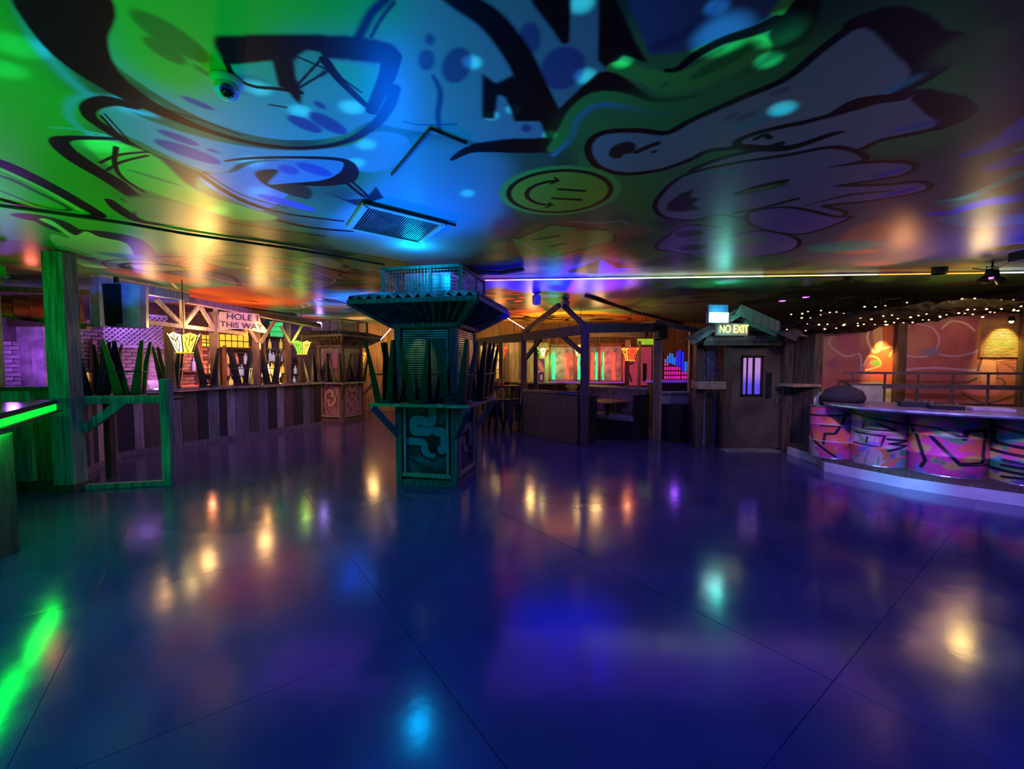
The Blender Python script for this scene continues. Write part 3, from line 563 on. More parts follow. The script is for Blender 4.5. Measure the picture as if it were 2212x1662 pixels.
def island(name, label, cat, C0, rz, frame, pan, louv, roofm, edge, group=None):
    t = thing(name, label, cat, C0)
    h = .385; q = sq(C0, h, rz)
    def P(mb, nm, m, **k): return mb.build(nm, m, t, **k)
    P(MB().prism(sq(C0, h+.01, rz), 0, .07), 'plinth', frame)
    P(MB().prism(sq(C0, h-.035, rz), .07, 2.16), 'core', DKSTEEL)
    for i in range(4):
        P(MB().box(q[i]*.94+Vector(C0)*.06+Vector((0,0,1.06)), (.085, .085, 2.1), rz), 'corner_post', frame, bevel=.006)
    for i in range(4):
        a, b = q[i], q[(i+1) % 4]; d = (b-a).normalized(); n = Vector((d.y, -d.x, 0)); mid = (a+b)/2
        ao, bo = a+d*.09, b-d*.09; o = n*-.012
        pn = P(MB().quad(ao+o+Vector((0,0,.16)), bo+o+Vector((0,0,.16)), bo+o+Vector((0,0,.98)), ao+o+Vector((0,0,.98))), 'painted_panel', pan[i % len(pan)])
        for z in (.13, 1.0): P(MB().box(mid+Vector((0,0,z))-n*.003, ((b-a).length-.14, .035, .05), math.atan2(d.y, d.x)), 'panel_rail', edge)
        for e in (ao+d*.015, bo-d*.015):
            P(MB().box(e+n*.004+Vector((0,0,.57)), (.03, .03, .82), math.atan2(d.y, d.x)), 'panel_edging', edge)
        # louvred steel upper panel: slats
        ls = MB()
        for k in range(30):
            z = 1.12+k*.027; ls.bar(ao+n*.002+Vector((0,0,z)), bo+n*.002+Vector((0,0,z+.0)), .012, .014)
        s_ = P(ls, 'louvre_slats', louv); s_['kind'] = 'stuff'
        P(MB().box(mid+n*.008+d*.17+Vector((0,0,1.45)), (.16, .02, .72), math.atan2(d.y, d.x)), 'steel_sheet', pan[(i+1) % len(pan)])
    # counter
    s2 = .62; cc = sq(C0, s2, rz)
    P(MB().prism(cc, 1.0, 1.035), 'counter_top', frame, bevel=.004)
    ed = MB()
    for i in range(4): ed.bar(cc[i]+Vector((0,0,1.017)), cc[(i+1) % 4]+Vector((0,0,1.017)), .012, .04)
    P(ed, 'metal_edging', STEEL)
    for i in range(4):
        dirv = (q[i]-Vector(C0)).normalized()
        P(MB().bar(Vector(C0)+dirv*(h*1.40)+Vector((0,0,.62)), Vector(C0)+dirv*(s2*1.36)+Vector((0,0,.985)), .07, .07), 'counter_brace', frame)
    # hopper shaped corrugated canopy
    s3 = .78; zo, zi = 2.215, 1.97; oc = sq(C0, s3, rz); ic = sq(C0, h+.03, rz)
    for i in range(4):
        j = (i+1) % 4; Z = Vector((0, 0, 1)); e_ = .004
        c_ = MB(); corr(c_, oc[i]+Z*(zo+.01), oc[j]+Z*(zo+.01), ic[j]+Z*(zi+.02), ic[i]+Z*(zi+.02), 13); P(c_, 'corrugated_sheet', roofm)
        c_ = MB(); corr(c_, oc[i]+Z*(zo+.04), oc[j]+Z*(zo+.04), sq(C0,.5,rz)[j]+Z*(zo+.12), sq(C0,.5,rz)[i]+Z*(zo+.12), 13, .028); P(c_, 'top_sheet', roofm)
        P(MB().bar(oc[i]+Z*zo, oc[j]+Z*zo, .03, .05), 'eave_board', frame); P(MB().bar(ic[i]+Z*zi, ic[j]+Z*zi, .04, .06), 'neck_board', frame)
        P(MB().bar(oc[i]+Z*(zo-.02), ic[i]+Z*(zi-.02), .05, .035), 'hip_strut', frame)
    # wire cage on top with a duct inside
    s4 = .49; gc = sq(C0, s4, rz); Z = Vector((0, 0, 1))
    for i in range(4):
        j = (i+1) % 4
        P(MB().bar(gc[i]+Z*2.28, gc[i]+Z*2.64, .04, .04), 'cage_post', frame)
        P(MB().bar(gc[i].lerp(gc[j], .62)+Z*2.28, gc[i].lerp(gc[j], .62)+Z*2.64, .03, .03), 'cage_post', frame)
        P(MB().bar(gc[i]+Z*2.64, gc[j]+Z*2.64, .035, .035), 'cage_rail', frame)
        w_ = MB()
        for k in range(1, 24): w_.bar(gc[i].lerp(gc[j], k/24)+Z*2.28, gc[i].lerp(gc[j], k/24)+Z*2.63, .003, .003)
        for k in range(1, 9): w_.bar(gc[i]+Z*(2.28+k*.04), gc[j]+Z*(2.28+k*.04), .003, .003)
        P(w_, 'wire_mesh', STEEL)['kind'] = 'stuff'
    P(MB().prism(sq(C0, .30, rz), 2.25, 2.62), 'duct_box', STEEL, bevel=.01)
    fl = MB()
    for k in range(7): fl.box(Vector(C0)+Vector((0,0,2.3+k*.045)), (.615, .615, .008), rz)
    P(fl, 'duct_fins', STEEL)
    return t
Ic, Irz = Vector((-.97, 5.45, 0)), R(-12)
PN = [panel_paint('teal_panel_paint', (.02,.10,.12), (.01,.06,.07), (.05,.30,.30), 4), panel_paint('dark_panel_paint', (.10,.06,.06), (.02,.02,.02), (.25,.20,.16), 5)]
island('island_bar', 'square timber island with teal painted panel, corrugated canopy and wire cage in middle of floor', 'bar island', Ic, Irz, mat('dark_weathered_timber', (.15,.16,.13), .65, var=.4, scale=4, stretch=VS, bump=.3), PN, STEEL, DKSTEEL, WOODP)
GP = [graf_paint('pink_graffiti_paint', (.50,.22,.22), [(.55,.2,.2), (.6,.35,.25)], 9), graf_paint('pink_graffiti_paint_b', (.48,.20,.24), [(.55,.25,.22), (.5,.3,.3)], 12)]
I2 = Vector((-4.62, 11.25, 0)); RUST = mat('rusty_corrugated_steel', (.32,.20,.12), .6, metal=.2, var=.5, scale=8)
island('island_bar', 'square island with red and pink graffiti panels beyond end of long bar', 'bar island', I2, R(-20), WOODM, GP, STEEL, RUST, WOODP)
# ------------------------------------------------------------------ tapered leg bar stool
def make_stool(name='bar_stool', H=.74):
    t = thing(name, '', 'stool')
    def leg(sx, sy):
        m = MB(); a = Vector((sx*.20, sy*.20, 0)); b = Vector((sx*.125, sy*.125, H-.03))
        for (dx, dy) in ((-sx, 0), (0, -sy)):
            d = Vector((dx, dy, 0)); o = Vector((dy, dx, 0))*.004
            n = d.cross(Vector((0,0,1)))*.003
            vs = [a+d*.0, a+d*.032, b+d*.10, b]; m.add([v+n for v in vs]+[v-n for v in vs], [(0,1,2,3),(7,6,5,4),(0,4,5,1),(1,5,6,2),(2,6,7,3),(3,7,4,0)])
        return m
    for sx in (-1, 1):
        for sy in (-1, 1): leg(sx, sy).build('leg', BLACKM, t, local=True)
    s = MB(); rr = .155; pts = []
    for i in range(20):
        a = 2*math.pi*i/20; c_, s_ = math.cos(a), math.sin(a); k = rr/max(abs(c_), abs(s_))**.75; pts.append((c_*k, s_*k))
    s.prism(pts, H-.035, H); s.build('seat', BLACKM, t, local=True, bevel=.006)
    f = MB(); z = .40; e = .168
    f.tube([(e,e,z),(-e,e,z),(-e,-e,z),(e,-e,z)], .007, 6, True); f.build('brace_ring', BLACKM, t, local=True)
    for sx in (-1, 1): MB().bar((-.13, -sx*.13, H-.10), (.13, sx*.13, H-.10), .02, .006).build('cross_brace', BLACKM, t, local=True)
    return t
stool = make_stool(); used = [False]
def put_stool(x, y, z, rz, label, group, up=True):
    # up=False: turned over, seat down on the surface at z
    rot = (0, 0, rz) if up else (math.pi, 0, rz); loc = (x, y, z if up else z+.741)
    if not used[0]:
        used[0] = True; stool.location = loc; stool.rotation_euler = rot; tag(stool, label, None, group); return stool
    return dup(stool, loc, rot, label, group)
qm = Matrix.Rotation(Irz, 3, 'Z'); G = 'stools turned over on the central island counter'
for (a, b), l in {(-.42,-.50): 'near left corner', (.02,-.51): 'middle of the front edge', (.44,-.50): 'near right corner', (-.51,.02): 'left side', (.51,.04): 'right side', (-.45,.5): 'far left corner', (.45,.5): 'far right corner'}.items():
    p = Ic+qm@Vector((a, b, 0)); put_stool(p.x, p.y, 1.036, Irz+random.uniform(-.12, .12), f'black metal stool upside down on {l} of central island counter', G, False)
qm2 = Matrix.Rotation(R(-20), 3, 'Z'); G = 'stools turned over on the graffiti island counter'
for (a, b), l in {(-.42,-.50): 'near left corner', (.0,-.51): 'front edge', (.44,-.50): 'near right corner', (.5,.1): 'right side'}.items():
    p = I2+qm2@Vector((a, b, 0)); put_stool(p.x, p.y, 1.036, R(-20)+random.uniform(-.12, .12), f'black metal stool upside down on {l} of pink graffiti island', G, False)
# ------------------------------------------------------------------ left side: timber frame, green counter, bar
GREENG = glow('lit_green_block', (.0, .8, .03), 1.9)
rail = thing('timber_frame', 'green lit timber frame with tall post, short post and diagonal brace at left', 'frame', (-5.1, 4.9, 0))
rail_pts = Vector((-5.13, 4.92, 0)), Vector((-4.28, 5.13, 0))
MB().box((-5.22, 4.87, 1.39), (.21, .2, 2.78), R(8)).build('tall_post', WOODT, rail, bevel=.008)
MB().box((-5.22, 4.87, .05), (.26, .25, .1), R(8)).build('post_shoe', WOODD, rail)
MB().box((-4.26, 5.12, .66), (.10, .10, 1.32), R(8)).build('short_post', WOODT, rail, bevel=.005)
MB().bar((-5.1, 4.98, 1.07), (-4.32, 5.13, 1.07), .07, .10).build('top_rail', WOODT, rail, bevel=.004)
MB().bar((-5.1, 4.93, .03), (-4.32, 5.11, .03), .07, .06).build('bottom_rail', WOODT, rail, bevel=.004)
MB().bar((-5.12, 4.96, .72), (-4.72, 5.05, 1.05), .06, .10).build('diagonal_brace', WOODT, rail, bevel=.004)
lp = thing('board_partition', 'green lit wooden board partition left of the tall post', 'partition', (-5.7, 4.85, 0))
for k, (x0, x1) in enumerate([(-6.6, -6.3), (-6.28, -6.0), (-5.98, -5.64), (-5.62, -5.33)]):
    MB().box(((x0+x1)/2, 4.88+.012*(k % 2), .6), (x1-x0, .04, 1.18)).build('board', [WOODT, WOODM][k % 2], lp, bevel=.003)
MB().box((-5.95, 4.9, 1.21), (1.3, .1, .05)).build('cap_rail', WOODD, lp); MB().box((-5.95, 4.87, .06), (1.3, .08, .12)).build('foot_board', WOODD, lp)
MB().box((-5.34, 4.86, .62), (.07, .07, 1.2)).build('end_post', WOODD, lp)
gc_ = thing('lit_counter', 'counter with glowing green glass block edge at far left', 'counter', (-4.9, 4.0, 0))
ga, gb = Vector((-5.06, 4.62, 0)), Vector((-3.62, 2.70, 0)); gd = (gb-ga).normalized(); gn = Vector((-gd.y, gd.x, 0))
if gn.x > 0: gn = -gn
m_ = MB(); m_.add([v+Vector((0,0,z)) for z in (1.08, 1.11) for v in (ga, gb, gb+gn*.7, ga+gn*.7)], [(3,2,1,0),(4,5,6,7),(0,1,5,4),(1,2,6,5),(2,3,7,6),(3,0,4,7)])
m_.build('counter_top', mat('glossy_dark_top', (.05,.06,.05), .15, bump=0), gc_)
gl = (gb-ga).length; nblk = 9
for k in range(nblk):
    c0 = ga+gd*(gl*(k+.5)/nblk)+gn*.03
    MB().box(c0+Vector((0,0,1.03)), (gl/nblk-.03, .05, .072), math.atan2(gd.y, gd.x)).build('glass_block', GREENG, gc_)
MB().bar(ga+Vector((0,0,.985)), gb+Vector((0,0,.985)), .06, .02).build('lower_trim', WOODD, gc_)
MB().bar(ga+Vector((0,0,1.075)), gb+Vector((0,0,1.075)), .04, .012).build('upper_trim', BLACK, gc_)
for k in range(7):
    c0 = ga.lerp(gb, (k+.5)/7)+gn*.35+Vector((0,0,.48)); MB().box(c0, (gl/7-.01, .04, .96), math.atan2(gd.y, gd.x)).build('front_board', WOODD, gc_)
MB().box(pxz(-2, .5, 3.2)+Vector((0,0,0)), (.12, .12, 1.0)).build('support_leg', WOODD, gc_)
ps = thing('roof_post', 'dark post at left edge carrying green palm leaves', 'post', (-6.4, 5.35, 0)); pp = pxz(0, 0, 5.25)
MB().box(pp+Vector((-.03,0,1.4)), (.16, .16, 2.8)).build('shaft', WOODT, ps)
pl = thing('palm_leaf_spray', 'green plastic palm leaves at upper left edge', 'foliage', (-6.1, 5.0, 2.5))
LEAF = mat('green_plastic_leaf', (.10,.45,.12), .5)
for k in range(11):
    a = R(-60+k*14); p0 = at(-6, 598, 5.0); L = random.uniform(.16, .26)
    d = Vector((math.cos(a)*.9+.2, -.3, math.sin(a)*.55)).normalized(); u = Vector((0, .4, 1)).cross(d).normalized()*.025
    MB().add([p0, p0+d*L*.5+u, p0+d*L, p0+d*L*.5-u], [(0,1,2,3)]).build('leaflet', LEAF, pl)
# left room behind: purple-lit panels, red roof lean-to
ROOFR = mat('red_brown_roof', (.42,.17,.10), .7, var=.5, scale=3)
sh = thing('lean_to_roof', 'sloping red brown lean-to roof behind the tall post', 'roof', (-8, 6.6, 2))
for k in range(7):
    y = 6.3+k*.0; a = at(-60+k*36, 640, 6.6); b = at(-60+k*36+6, 672+k*4, 5.9); c2 = at(-24+k*36, 640+k, 6.6)
    MB().bar(a, b, .20, .03).build('roof_board', ROOFR, sh)
MB().bar(at(-60, 668, 5.9), at(192, 706, 6.1), .09, .09).build('log_edge', WOODM, sh); MB().bar(at(-60, 622, 6.7), at(200, 634, 6.7), .09, .09).build('ridge_log', WOODM, sh)
pw = thing('side_panel_wall', 'pale panel wall in violet light behind the board partition', 'wall panel', (-8.6, 7.1, 0))
pgl = mat('rough_lilac_render', (.42,.34,.42), .85, var=.4, scale=4, bump=.4)
for k, (a, b) in enumerate([(-80, 22), (24, 80), (82, 112), (150, 178)]):
    p0, p1 = pxz(a, 0, 7.2), pxz(b, 0, 7.2)
    MB().box(((p0.x+p1.x)/2, 7.2, 1.35), (p1.x-p0.x-.03, .06, 2.3)).build('panel', pgl, pw)
MB().box((pxz(30,0,7.1).x, 7.12, 2.2), (2.6, .08, .12)).build('top_rail', WOODD, pw)
lamp('violet_side_lamp', 'POINT', pxz(22, 1.6, 6.7), (.42, .10, 1), 16, None, .06)
lamp('violet_side_lamp_b', 'POINT', pxz(95, 2.0, 6.6), (.5, .12, .9), 9, None, .06)
lamp('red_lean_to_lamp', 'POINT', pxz(70, 2.62, 5.8), (1, .18, .12), 3, None, .06)
# ------------------------------------------------------------------ the long bar
bar_ = thing('bar_counter', 'long bar counter clad in dark and grey upright planks, on left', 'bar', (-5.8, 8, 0))
FP = [Vector((-5.72, 5.45, 0)), Vector((-6.32, 6.62, 0)), Vector((-5.02, 9.5, 0)), Vector((-4.72, 10.2, 0))]
pk = 0
for i in range(3):
    a, b = FP[i], FP[i+1]; L = (b-a).length; d = (b-a)/L; n = Vector((d.y, -d.x, 0)); s_ = 0
    while s_ < L-.02:
        wd = min(L-s_, random.choice([.14, .17, .21, .26])); c0 = a+d*(s_+wd/2)+n*random.choice([0, .008, .014])
        MB().box(c0+Vector((0,0,.52)), (wd-.006, .022, .98), math.atan2(d.y, d.x)).build('plank', PL[[0,1,0,3,1,2,1,0,3,2,0,1,2][pk % 13]], bar_); pk += 1; s_ += wd
    MB().bar(a+n*.03+Vector((0,0,.045)), b+n*.03+Vector((0,0,.045)), .03, .09).build('kick_board', PL[1], bar_)
    MB().bar(a-n*.05+Vector((0,0,.5)), b-n*.05+Vector((0,0,.5)), .04, .96).build('inner_body', BLACK, bar_)
TOPM = mat('dark_varnished_top', (.10,.07,.06), .2, var=.3, scale=5, bump=0)
off = .16; TP = [Vector((-5.55, 5.42, 0)), Vector((-6.12, 6.62, 0)), Vector((-4.86, 9.45, 0)), Vector((-4.56, 10.14, 0))]
TB = [Vector((-6.2, 5.3, 0)), Vector((-6.85, 6.62, 0)), Vector((-5.52, 9.75, 0)), Vector((-5.2, 10.4, 0))]
m_ = MB()
vs = [v+Vector((0,0,z)) for z in (1.03, 1.065) for v in TP+TB]
m_.add(vs, [(i, i+1, i+5, i+4) for i in range(3)]+[(i+8, i+12, i+13, i+9) for i in range(3)]+[(i, i+8, i+9, i+1) for i in range(3)]+[(i+4, i+5, i+13, i+12) for i in range(3)]+[(0,4,12,8),(3,11,15,7)])
m_.build('counter_top', TOPM, bar_)
for i in range(3): MB().bar(TP[i]+Vector((0,0,1.047)), TP[i+1]+Vector((0,0,1.047)), .012, .045).build('metal_edging', STEEL, bar_)
rt = thing('drink_shelf', 'small dark table top between timber frame and bar end', 'shelf', (-5, 5.4, 0))
MB().prism([(-5.48, 5.06), (-4.36, 5.22), (-4.42, 5.62), (-5.42, 5.62)], 1.03, 1.06).build('top', TOPM, rt); MB().box((-5.35, 5.5, .51), (.08, .08, 1.03)).build('leg', WOODD, rt)
G = 'stools turned over on the left end of the bar'
for x, y, z, l in [(-5.42, 5.40, 1.061, 'leftmost on the drink shelf by the tall post'), (-4.98, 5.42, 1.061, 'second on the drink shelf behind the timber frame'), (-6.28, 6.35, 1.066, 'at the corner of the long bar'), ]:
    put_stool(x, y, z, random.uniform(0, 1), f'black metal stool upside down {l}', G, False)
G = 'stools turned over along the bar'
for t, l in [(.28, 'nearest of the four along the long bar'), (.48, 'second of the four along the long bar'), (.68, 'third of the four along the long bar'), (.88, 'farthest of the four along the long bar')]:
    p = (TP[1].lerp(TP[2], t)+TB[1].lerp(TB[2], t))/2; put_stool(p.x, p.y, 1.066, .43+random.uniform(-.1, .1), f'black metal stool upside down, {l}', G, False)
# ------------------------------------------------------------------ trusses above the bar
BLUELIT = mat('blue_lit_timber', (.10,.17,.55), .6, var=.3, scale=5, stretch=VS)  # blue light from the front put into the timber colour
tr = thing('roof_truss', 'blue lit timber truss above near half of long bar', 'truss', (-6, 6.5, 2.2))
A, B = pxz(210, 2.74, 6.15), pxz(400, 2.72, 7.5); D = B-A
def on(t, z): p = A.lerp(B, t); return Vector((p.x, p.y, z))
MB().bar(on(-.02, 2.70), on(1.02, 2.70), .12, .14).build('top_beam', BLUELIT, tr, bevel=.004)
MB().bar(on(-.02, 2.785), on(1.0, 2.785), .2, .03).build('roof_lip', WOODP, tr)
MB().bar(on(0, 2.04), on(0, 2.64), .14, .12).build('end_post', BLUELIT, tr, bevel=.004)
MB().bar(on(.04, 2.22), on(.36, 2.62), .05, .09).build('brace', BLUELIT, tr); MB().bar(on(.055, 2.19), on(.38, 2.60), .06, .02).build('brace_edge', WOODP, tr)
MB().bar(on(.45, 2.18), on(2.0, 2.14), .06, .07).build('bottom_chord', WOODP, tr, bevel=.003)
for t0, z0, t1, z1 in [(.62, 2.58, .93, 2.2), (.95, 2.2, .95, 2.66), (.97, 2.2, 1.2, 2.58), (1.42, 2.17, 1.2, 2.6), (1.45, 2.15, 1.45, 2.62), (1.5, 2.2, 1.75, 2.5), (2.0, 2.16, 1.75, 2.5)]:
    MB().bar(on(t0, z0), on(t1, z1), .05, .06).build('web_member', WOODP, tr)
MB().bar(on(1.0, 2.66), pxz(690, 2.44, 10.2), .07, .10).build('top_beam', WOODD, tr)
MB().bar(on(1.0, 2.60), pxz(690, 2.385, 10.2), .075, .02).build('beam_edge', WOODP, tr)
MB().bar(pxz(398, 2.66, 7.5), pxz(640, 2.62, 9.6), .03, .03).build('conduit', BLACK, tr)
for k, (px, Y, z0, z1, w_) in enumerate([(376, 7.35, 1.07, 2.2, .13), (470, 8.1, 1.07, 2.5, .13), (560, 8.85, 1.07, 2.46, .13), (628, 9.6, 1.07, 2.42, .09)]):
    p = pxz(px, 0, Y); t_ = tag(MB().box(p+Vector((0,0,(z0+z1)/2)), (w_, w_, z1-z0), R(20)).build('bar_post', WOODM), f'brown timber post on the bar counter, {["nearest", "second", "third", "farthest"][k]} along the long bar', 'post', 'posts standing on the bar')
kb = thing('knee_brace', 'forked timber brace on third bar post above the counter', 'brace', pxz(560, 2.0, 8.85))
MB().bar(pxz(563, 1.95, 8.8), pxz(592, 2.42, 9.1), .05, .06).build('arm', WOODP, kb); MB().bar(pxz(556, 1.95, 8.8), pxz(528, 2.4, 8.6), .05, .06).build('arm', WOODP, kb)
MB().bar(pxz(628, 1.95, 9.6), pxz(652, 2.4, 9.8), .04, .05).build('arm', WOODP, kb); MB().bar(pxz(628, 1.95, 9.6), pxz(606, 2.36, 9.4), .04, .05).build('arm', WOODP, kb)
sb_ = thing('sign_board', 'cream arched sign board hanging from truss reading hole 1 this way', 'sign', pxz(522, 2.3, 8.35))
CREAM = mat('cream_sign_paint', (.70,.55,.30), .6, var=.2, scale=5)
c0 = pxz(522, 2.3, 8.35); sd = Vector((.42, .9, 0)).normalized(); sn = Vector((.9, -.42, 0)).normalized()
fx = Vector((-sn.y, sn.x, 0)); cf = Vector((-c0.x, -c0.y, 0)).normalized(); nrm = (cf+sn*.0).normalized(); xr = Vector((0,0,1)).cross(nrm)
pts = [(-.36,.22),(.30,.22),(.33,.05),(.44,-.12),(.40,-.17)]+[(.36-.8*i/8, -.17+.07*math.sin(math.pi*i/8)) for i in range(1, 8)]+[(-.42,-.17),(-.40,-.02)]
vs = [c0+xr*x+Vector((0,0,z)) for x, z in pts]; n_ = len(vs)
MB().add([v+nrm*.01 for v in vs]+[v-nrm*.01 for v in vs], [tuple(range(n_))[::-1], tuple(range(n_, 2*n_))]+[(i, (i+1) % n_, n_+(i+1) % n_, n_+i) for i in range(n_)]).build('board', CREAM, sb_)
textmesh('lettering', 'HOLE 1', .17, BLACK, sb_, facing(c0+nrm*.016+xr*.03+Vector((0,0,.125)), nrm.x, nrm.y, R(-2)))
textmesh('lettering', 'THiS WAY', .155, BLACK, sb_, facing(c0+nrm*.016+Vector((0,0,-.04)), nrm.x, nrm.y, R(-3)))
# hanging loudspeaker
spk = thing('loudspeaker', 'grey and black loudspeaker hanging below blue truss beam', 'speaker', pxz(286, 2.3, 5.7))
p = pxz(286, 0, 5.7)
SP = [(-.29,-.02), (-.07,.15), (.05,.17), (.16,.14), (.24,.06), (.28,-.06), (.2,-.2), (-.2,-.2)]
def spoly(z, k=1): return [p+(Vector((.74,.67,0))*x+Vector((.67,-.74,0))*y)*.8*k+Vector((.02,.02,z)) for x, y in SP]
a_, b_ = spoly(2.0, .95), spoly(2.58, 1); n_ = len(SP); MB().add(a_+b_, [tuple(range(n_))[::-1], tuple(range(n_, 2*n_))]+[(i, (i+1) % n_, n_+(i+1) % n_, n_+i) for i in range(n_)]).build('cabinet', mat('grey_speaker_paint', (.50,.50,.50), .45, bump=.03), spk, bevel=.01)
o_ = Vector((.0,-.018,0)); g = [a_[0]+o_+Vector((0,0,.015)), a_[1]+o_+Vector((0,0,.015)), b_[1]+o_-Vector((0,0,.015)), b_[0]+o_-Vector((0,0,.015))]
MB().add(g+[v-o_*.9 for v in g], [(0,1,2,3),(7,6,5,4),(0,4,5,1),(2,6,7,3),(0,3,7,4),(1,5,6,2)]).build('grille', BLACK, spk)
MB().bar(p+Vector((-.1,.0,2.56)), p+Vector((-.1,.0,2.68)), .04, .04).build('bracket', BLACKM, spk); MB().box(p+Vector((.13,-.21,2.02)), (.12,.01,.01)).build('trim_line', WOODP, spk)
# ------------------------------------------------------------------ back bar: lit shelf bays, bottles, lattice
VIO, REDL, GOLD, GOLDW = glow('violet_backlight', (.40,.14,.75), .55), glow('red_backlight', (.9,.20,.12), .8), glow('gold_backlight', (1,.55,.04), 1.4), glow('bright_gold_backlight', (1,.72,.22), 4)
YEL = glow('yellow_window_glass', (.9,.62,.05), .9)
BOTM = [mat('bottle_glass_'+n, c, .1, var=.1, bump=0, emit=e, ecol=ec) for n, c, e, ec in [('violet', (.3,.2,.5), .35, (.55,.4,1)), ('amber', (.6,.3,.05), .7, (1,.55,.1)), ('red', (.6,.1,.1), .5, (1,.25,.2)), ('clear', (.6,.6,.7), .35, (.8,.7,1)), ('dark', (.03,.03,.03), 0, None)]]
bmesh_ = {}
def bottle(i, p, h, label, grp):
    key = i
    if key not in bmesh_:
        m = MB().lathe([(.001,0),(.036,0),(.038,.02),(.038,.6),(.03,.68),(.013,.78),(.013,.97),(.015,.975),(.015,1.0),(.001,1.0)], 10); o = m.build('bottle', BOTM[i], None, True); bmesh_[key] = o
    else: o = bmesh_[key].copy(); COL.objects.link(o)
    o.location = p; o.scale = (1, 1, h); return tag(o, label, 'bottle', grp)
def bay(px0, px1, z0, z1, back, shelves, kinds, word, arch=False, off=.0):
    a, b = bb(px0, 0, off), bb(px1, 0, off); d = (b-a).normalized(); L = (b-a).length; n = BN
    t = thing('shelf_bay', f'{word} lit back bar shelf bay', 'shelving', (a+b)/2)
    if arch:
        P = [a+d*(L*i/16)+Vector((0,0,z1-.45*L*(abs(i/8-1)**2.2))) for i in range(17)]; vs = [a+Vector((0,0,z0))]+P+[b+Vector((0,0,z0))]; k = len(vs)
        MB().add([v-n*.16 for v in vs]+[v-n*.18 for v in vs], [tuple(range(k)), tuple(range(k, 2*k))[::-1]]).build('light_panel', back, t)
    else: MB().box((a+b)/2-n*.17+Vector((0,0,(z0+z1)/2)), (L, .02, z1-z0), BROT).build('light_panel', back, t)
    for e in (a, b): MB().box(e+Vector((0,0,(z0+z1)/2)), (.05, .32, z1-z0), BROT).build('side_board', WOODM, t)
    for k in range(shelves+1):
        z = z0+(z1-z0)*k/(shelves+.6); MB().box((a+b)/2+Vector((0,0,z)), (L, .28, .022), BROT).build('shelf', WOODD, t)
        if kinds and z < z1-.25:
            m = int(L/.095)
            for q_ in range(m):
                if random.random() < .82: KI = random.choice(kinds); bottle(KI, a+d*((q_+.5)*L/m)+n*random.uniform(-.05, .08)+Vector((0,0,z+.012)), random.uniform(.22, .31), f'{["violet","amber","red","clear","dark"][KI]} bottle, {["first","second","third","fourth","fifth","sixth","seventh","eighth","ninth","tenth","eleventh","twelfth"][min(q_,11)]} from left on {["lowest","second","third","fourth","top"][k]} shelf of {word} bay', f'bottles on the {word} shelf bay')
    return t
cb = thing('back_counter', 'dark back counter below the lit shelves behind bar', 'counter', (BO+BD*3.4))
MB().box(BO+BD*3.6+BN*.18+Vector((0,0,.44)), (8.0, .5, .86), BROT).build('cabinet_body', WOODD, cb); MB().box(BO+BD*3.6+BN*.2+Vector((0,0,.89)), (8.0, .56, .04), BROT).build('worktop', TOPM, cb)
bay(150, 196, .92, 1.75, GOLD, 3, [1, 1, 4], 'gold far left')
bay(200, 232, .92, 1.95, REDL, 2, [2, 3], 'narrow pink')
bay(384, 424, .92, 2.0, VIO, 2, [0, 3, 0], 'violet glass')
bay(428, 462, .92, 2.2, REDL, 3, [2, 1, 3], 'slim red')
bay(480, 536, .92, 1.95, REDL, 3, [2, 3, 2, 1], 'wide red')
bay(566, 612, .92, 2.42, GOLD, 4, [1, 1, 3], 'arched gold', True)
bay(618, 640, .92, 1.7, VIO, 2, [3, 4], 'short violet')
ya = thing('leaded_window', 'yellow leaded window strip above the red shelves', 'window', bb(500, 2.1))
a, b = bb(434, 0, .1), bb(540, 0, .1); d = (b-a).normalized(); L = (b-a).length
nn_ = 8
for k in range(nn_): MB().box(a+d*L*(k+.5)/nn_+Vector((0,0,2.06)), (L/nn_-.03, .02, .30), BROT).build('pane', YEL, ya)
MB().bar(a+Vector((0,0,2.06)), b+Vector((0,0,2.06)), .03, .02).build('glazing_bar', BLACK, ya); MB().bar(a+Vector((0,0,1.89)), b+Vector((0,0,1.89)), .05, .04).build('sill', WOODD, ya)
lamp('arch_bulb_light', 'POINT', bb(592, 1.2, .35), (1, .62, .2), 30, None, .05)
tag(MB().sphere(bb(598, 1.22, .25), .10, 12, 8).build('globe_lamp', GOLDW, None, True), 'bright glowing globe lamp at foot of arched gold shelf bay', 'lamp')
tag(MB().sphere(bb(570, 1.22, .25), .06, 12, 8).build('globe_lamp', GOLDW, None, True), 'small glowing globe lamp left of the arched bay post', 'lamp')
# lattice panels
def lattice(px0, px1, z0, z1, m, lab, off=.25):
    a, b = bb(px0, 0, off), bb(px1, 0, off); d = (b-a).normalized(); L = (b-a).length; t = thing('lattice_panel', lab, 'lattice', (a+b)/2+Vector((0,0,z0))); H = z1-z0; st = .085
    for sg in (1, -1):
        mb = MB(); k = -int(H/st)-1
        while k*st < L:
            s0, s1, za, zb = k*st, k*st+H, z0, z1
            if s0 < 0: za += -s0; s0 = 0
            if s1 > L: zb -= s1-L; s1 = L
            if s1 > s0 and zb > za:
                u, v = (s0, s1) if sg > 0 else (L-s0, L-s1); mb.bar(a+d*u+Vector((0,0,za))+BN*.01*sg, a+d*v+Vector((0,0,zb))+BN*.01*sg, .01, .022)
            k += 1
        mb.build('lattice_strips', m, t)['kind'] = 'stuff'
    for z in (z0, z1): MB().bar(a+Vector((0,0,z)), b+Vector((0,0,z)), .03, .04).build('frame_rail', m, t)
    return t
lattice(226, 366, 1.85, 2.5, mat('lilac_lattice', (.45,.40,.55), .6), 'violet lit wooden lattice above brick wall')
lattice(394, 470, 2.18, 2.62, WOODM, 'orange lit wooden lattice above the red shelves')
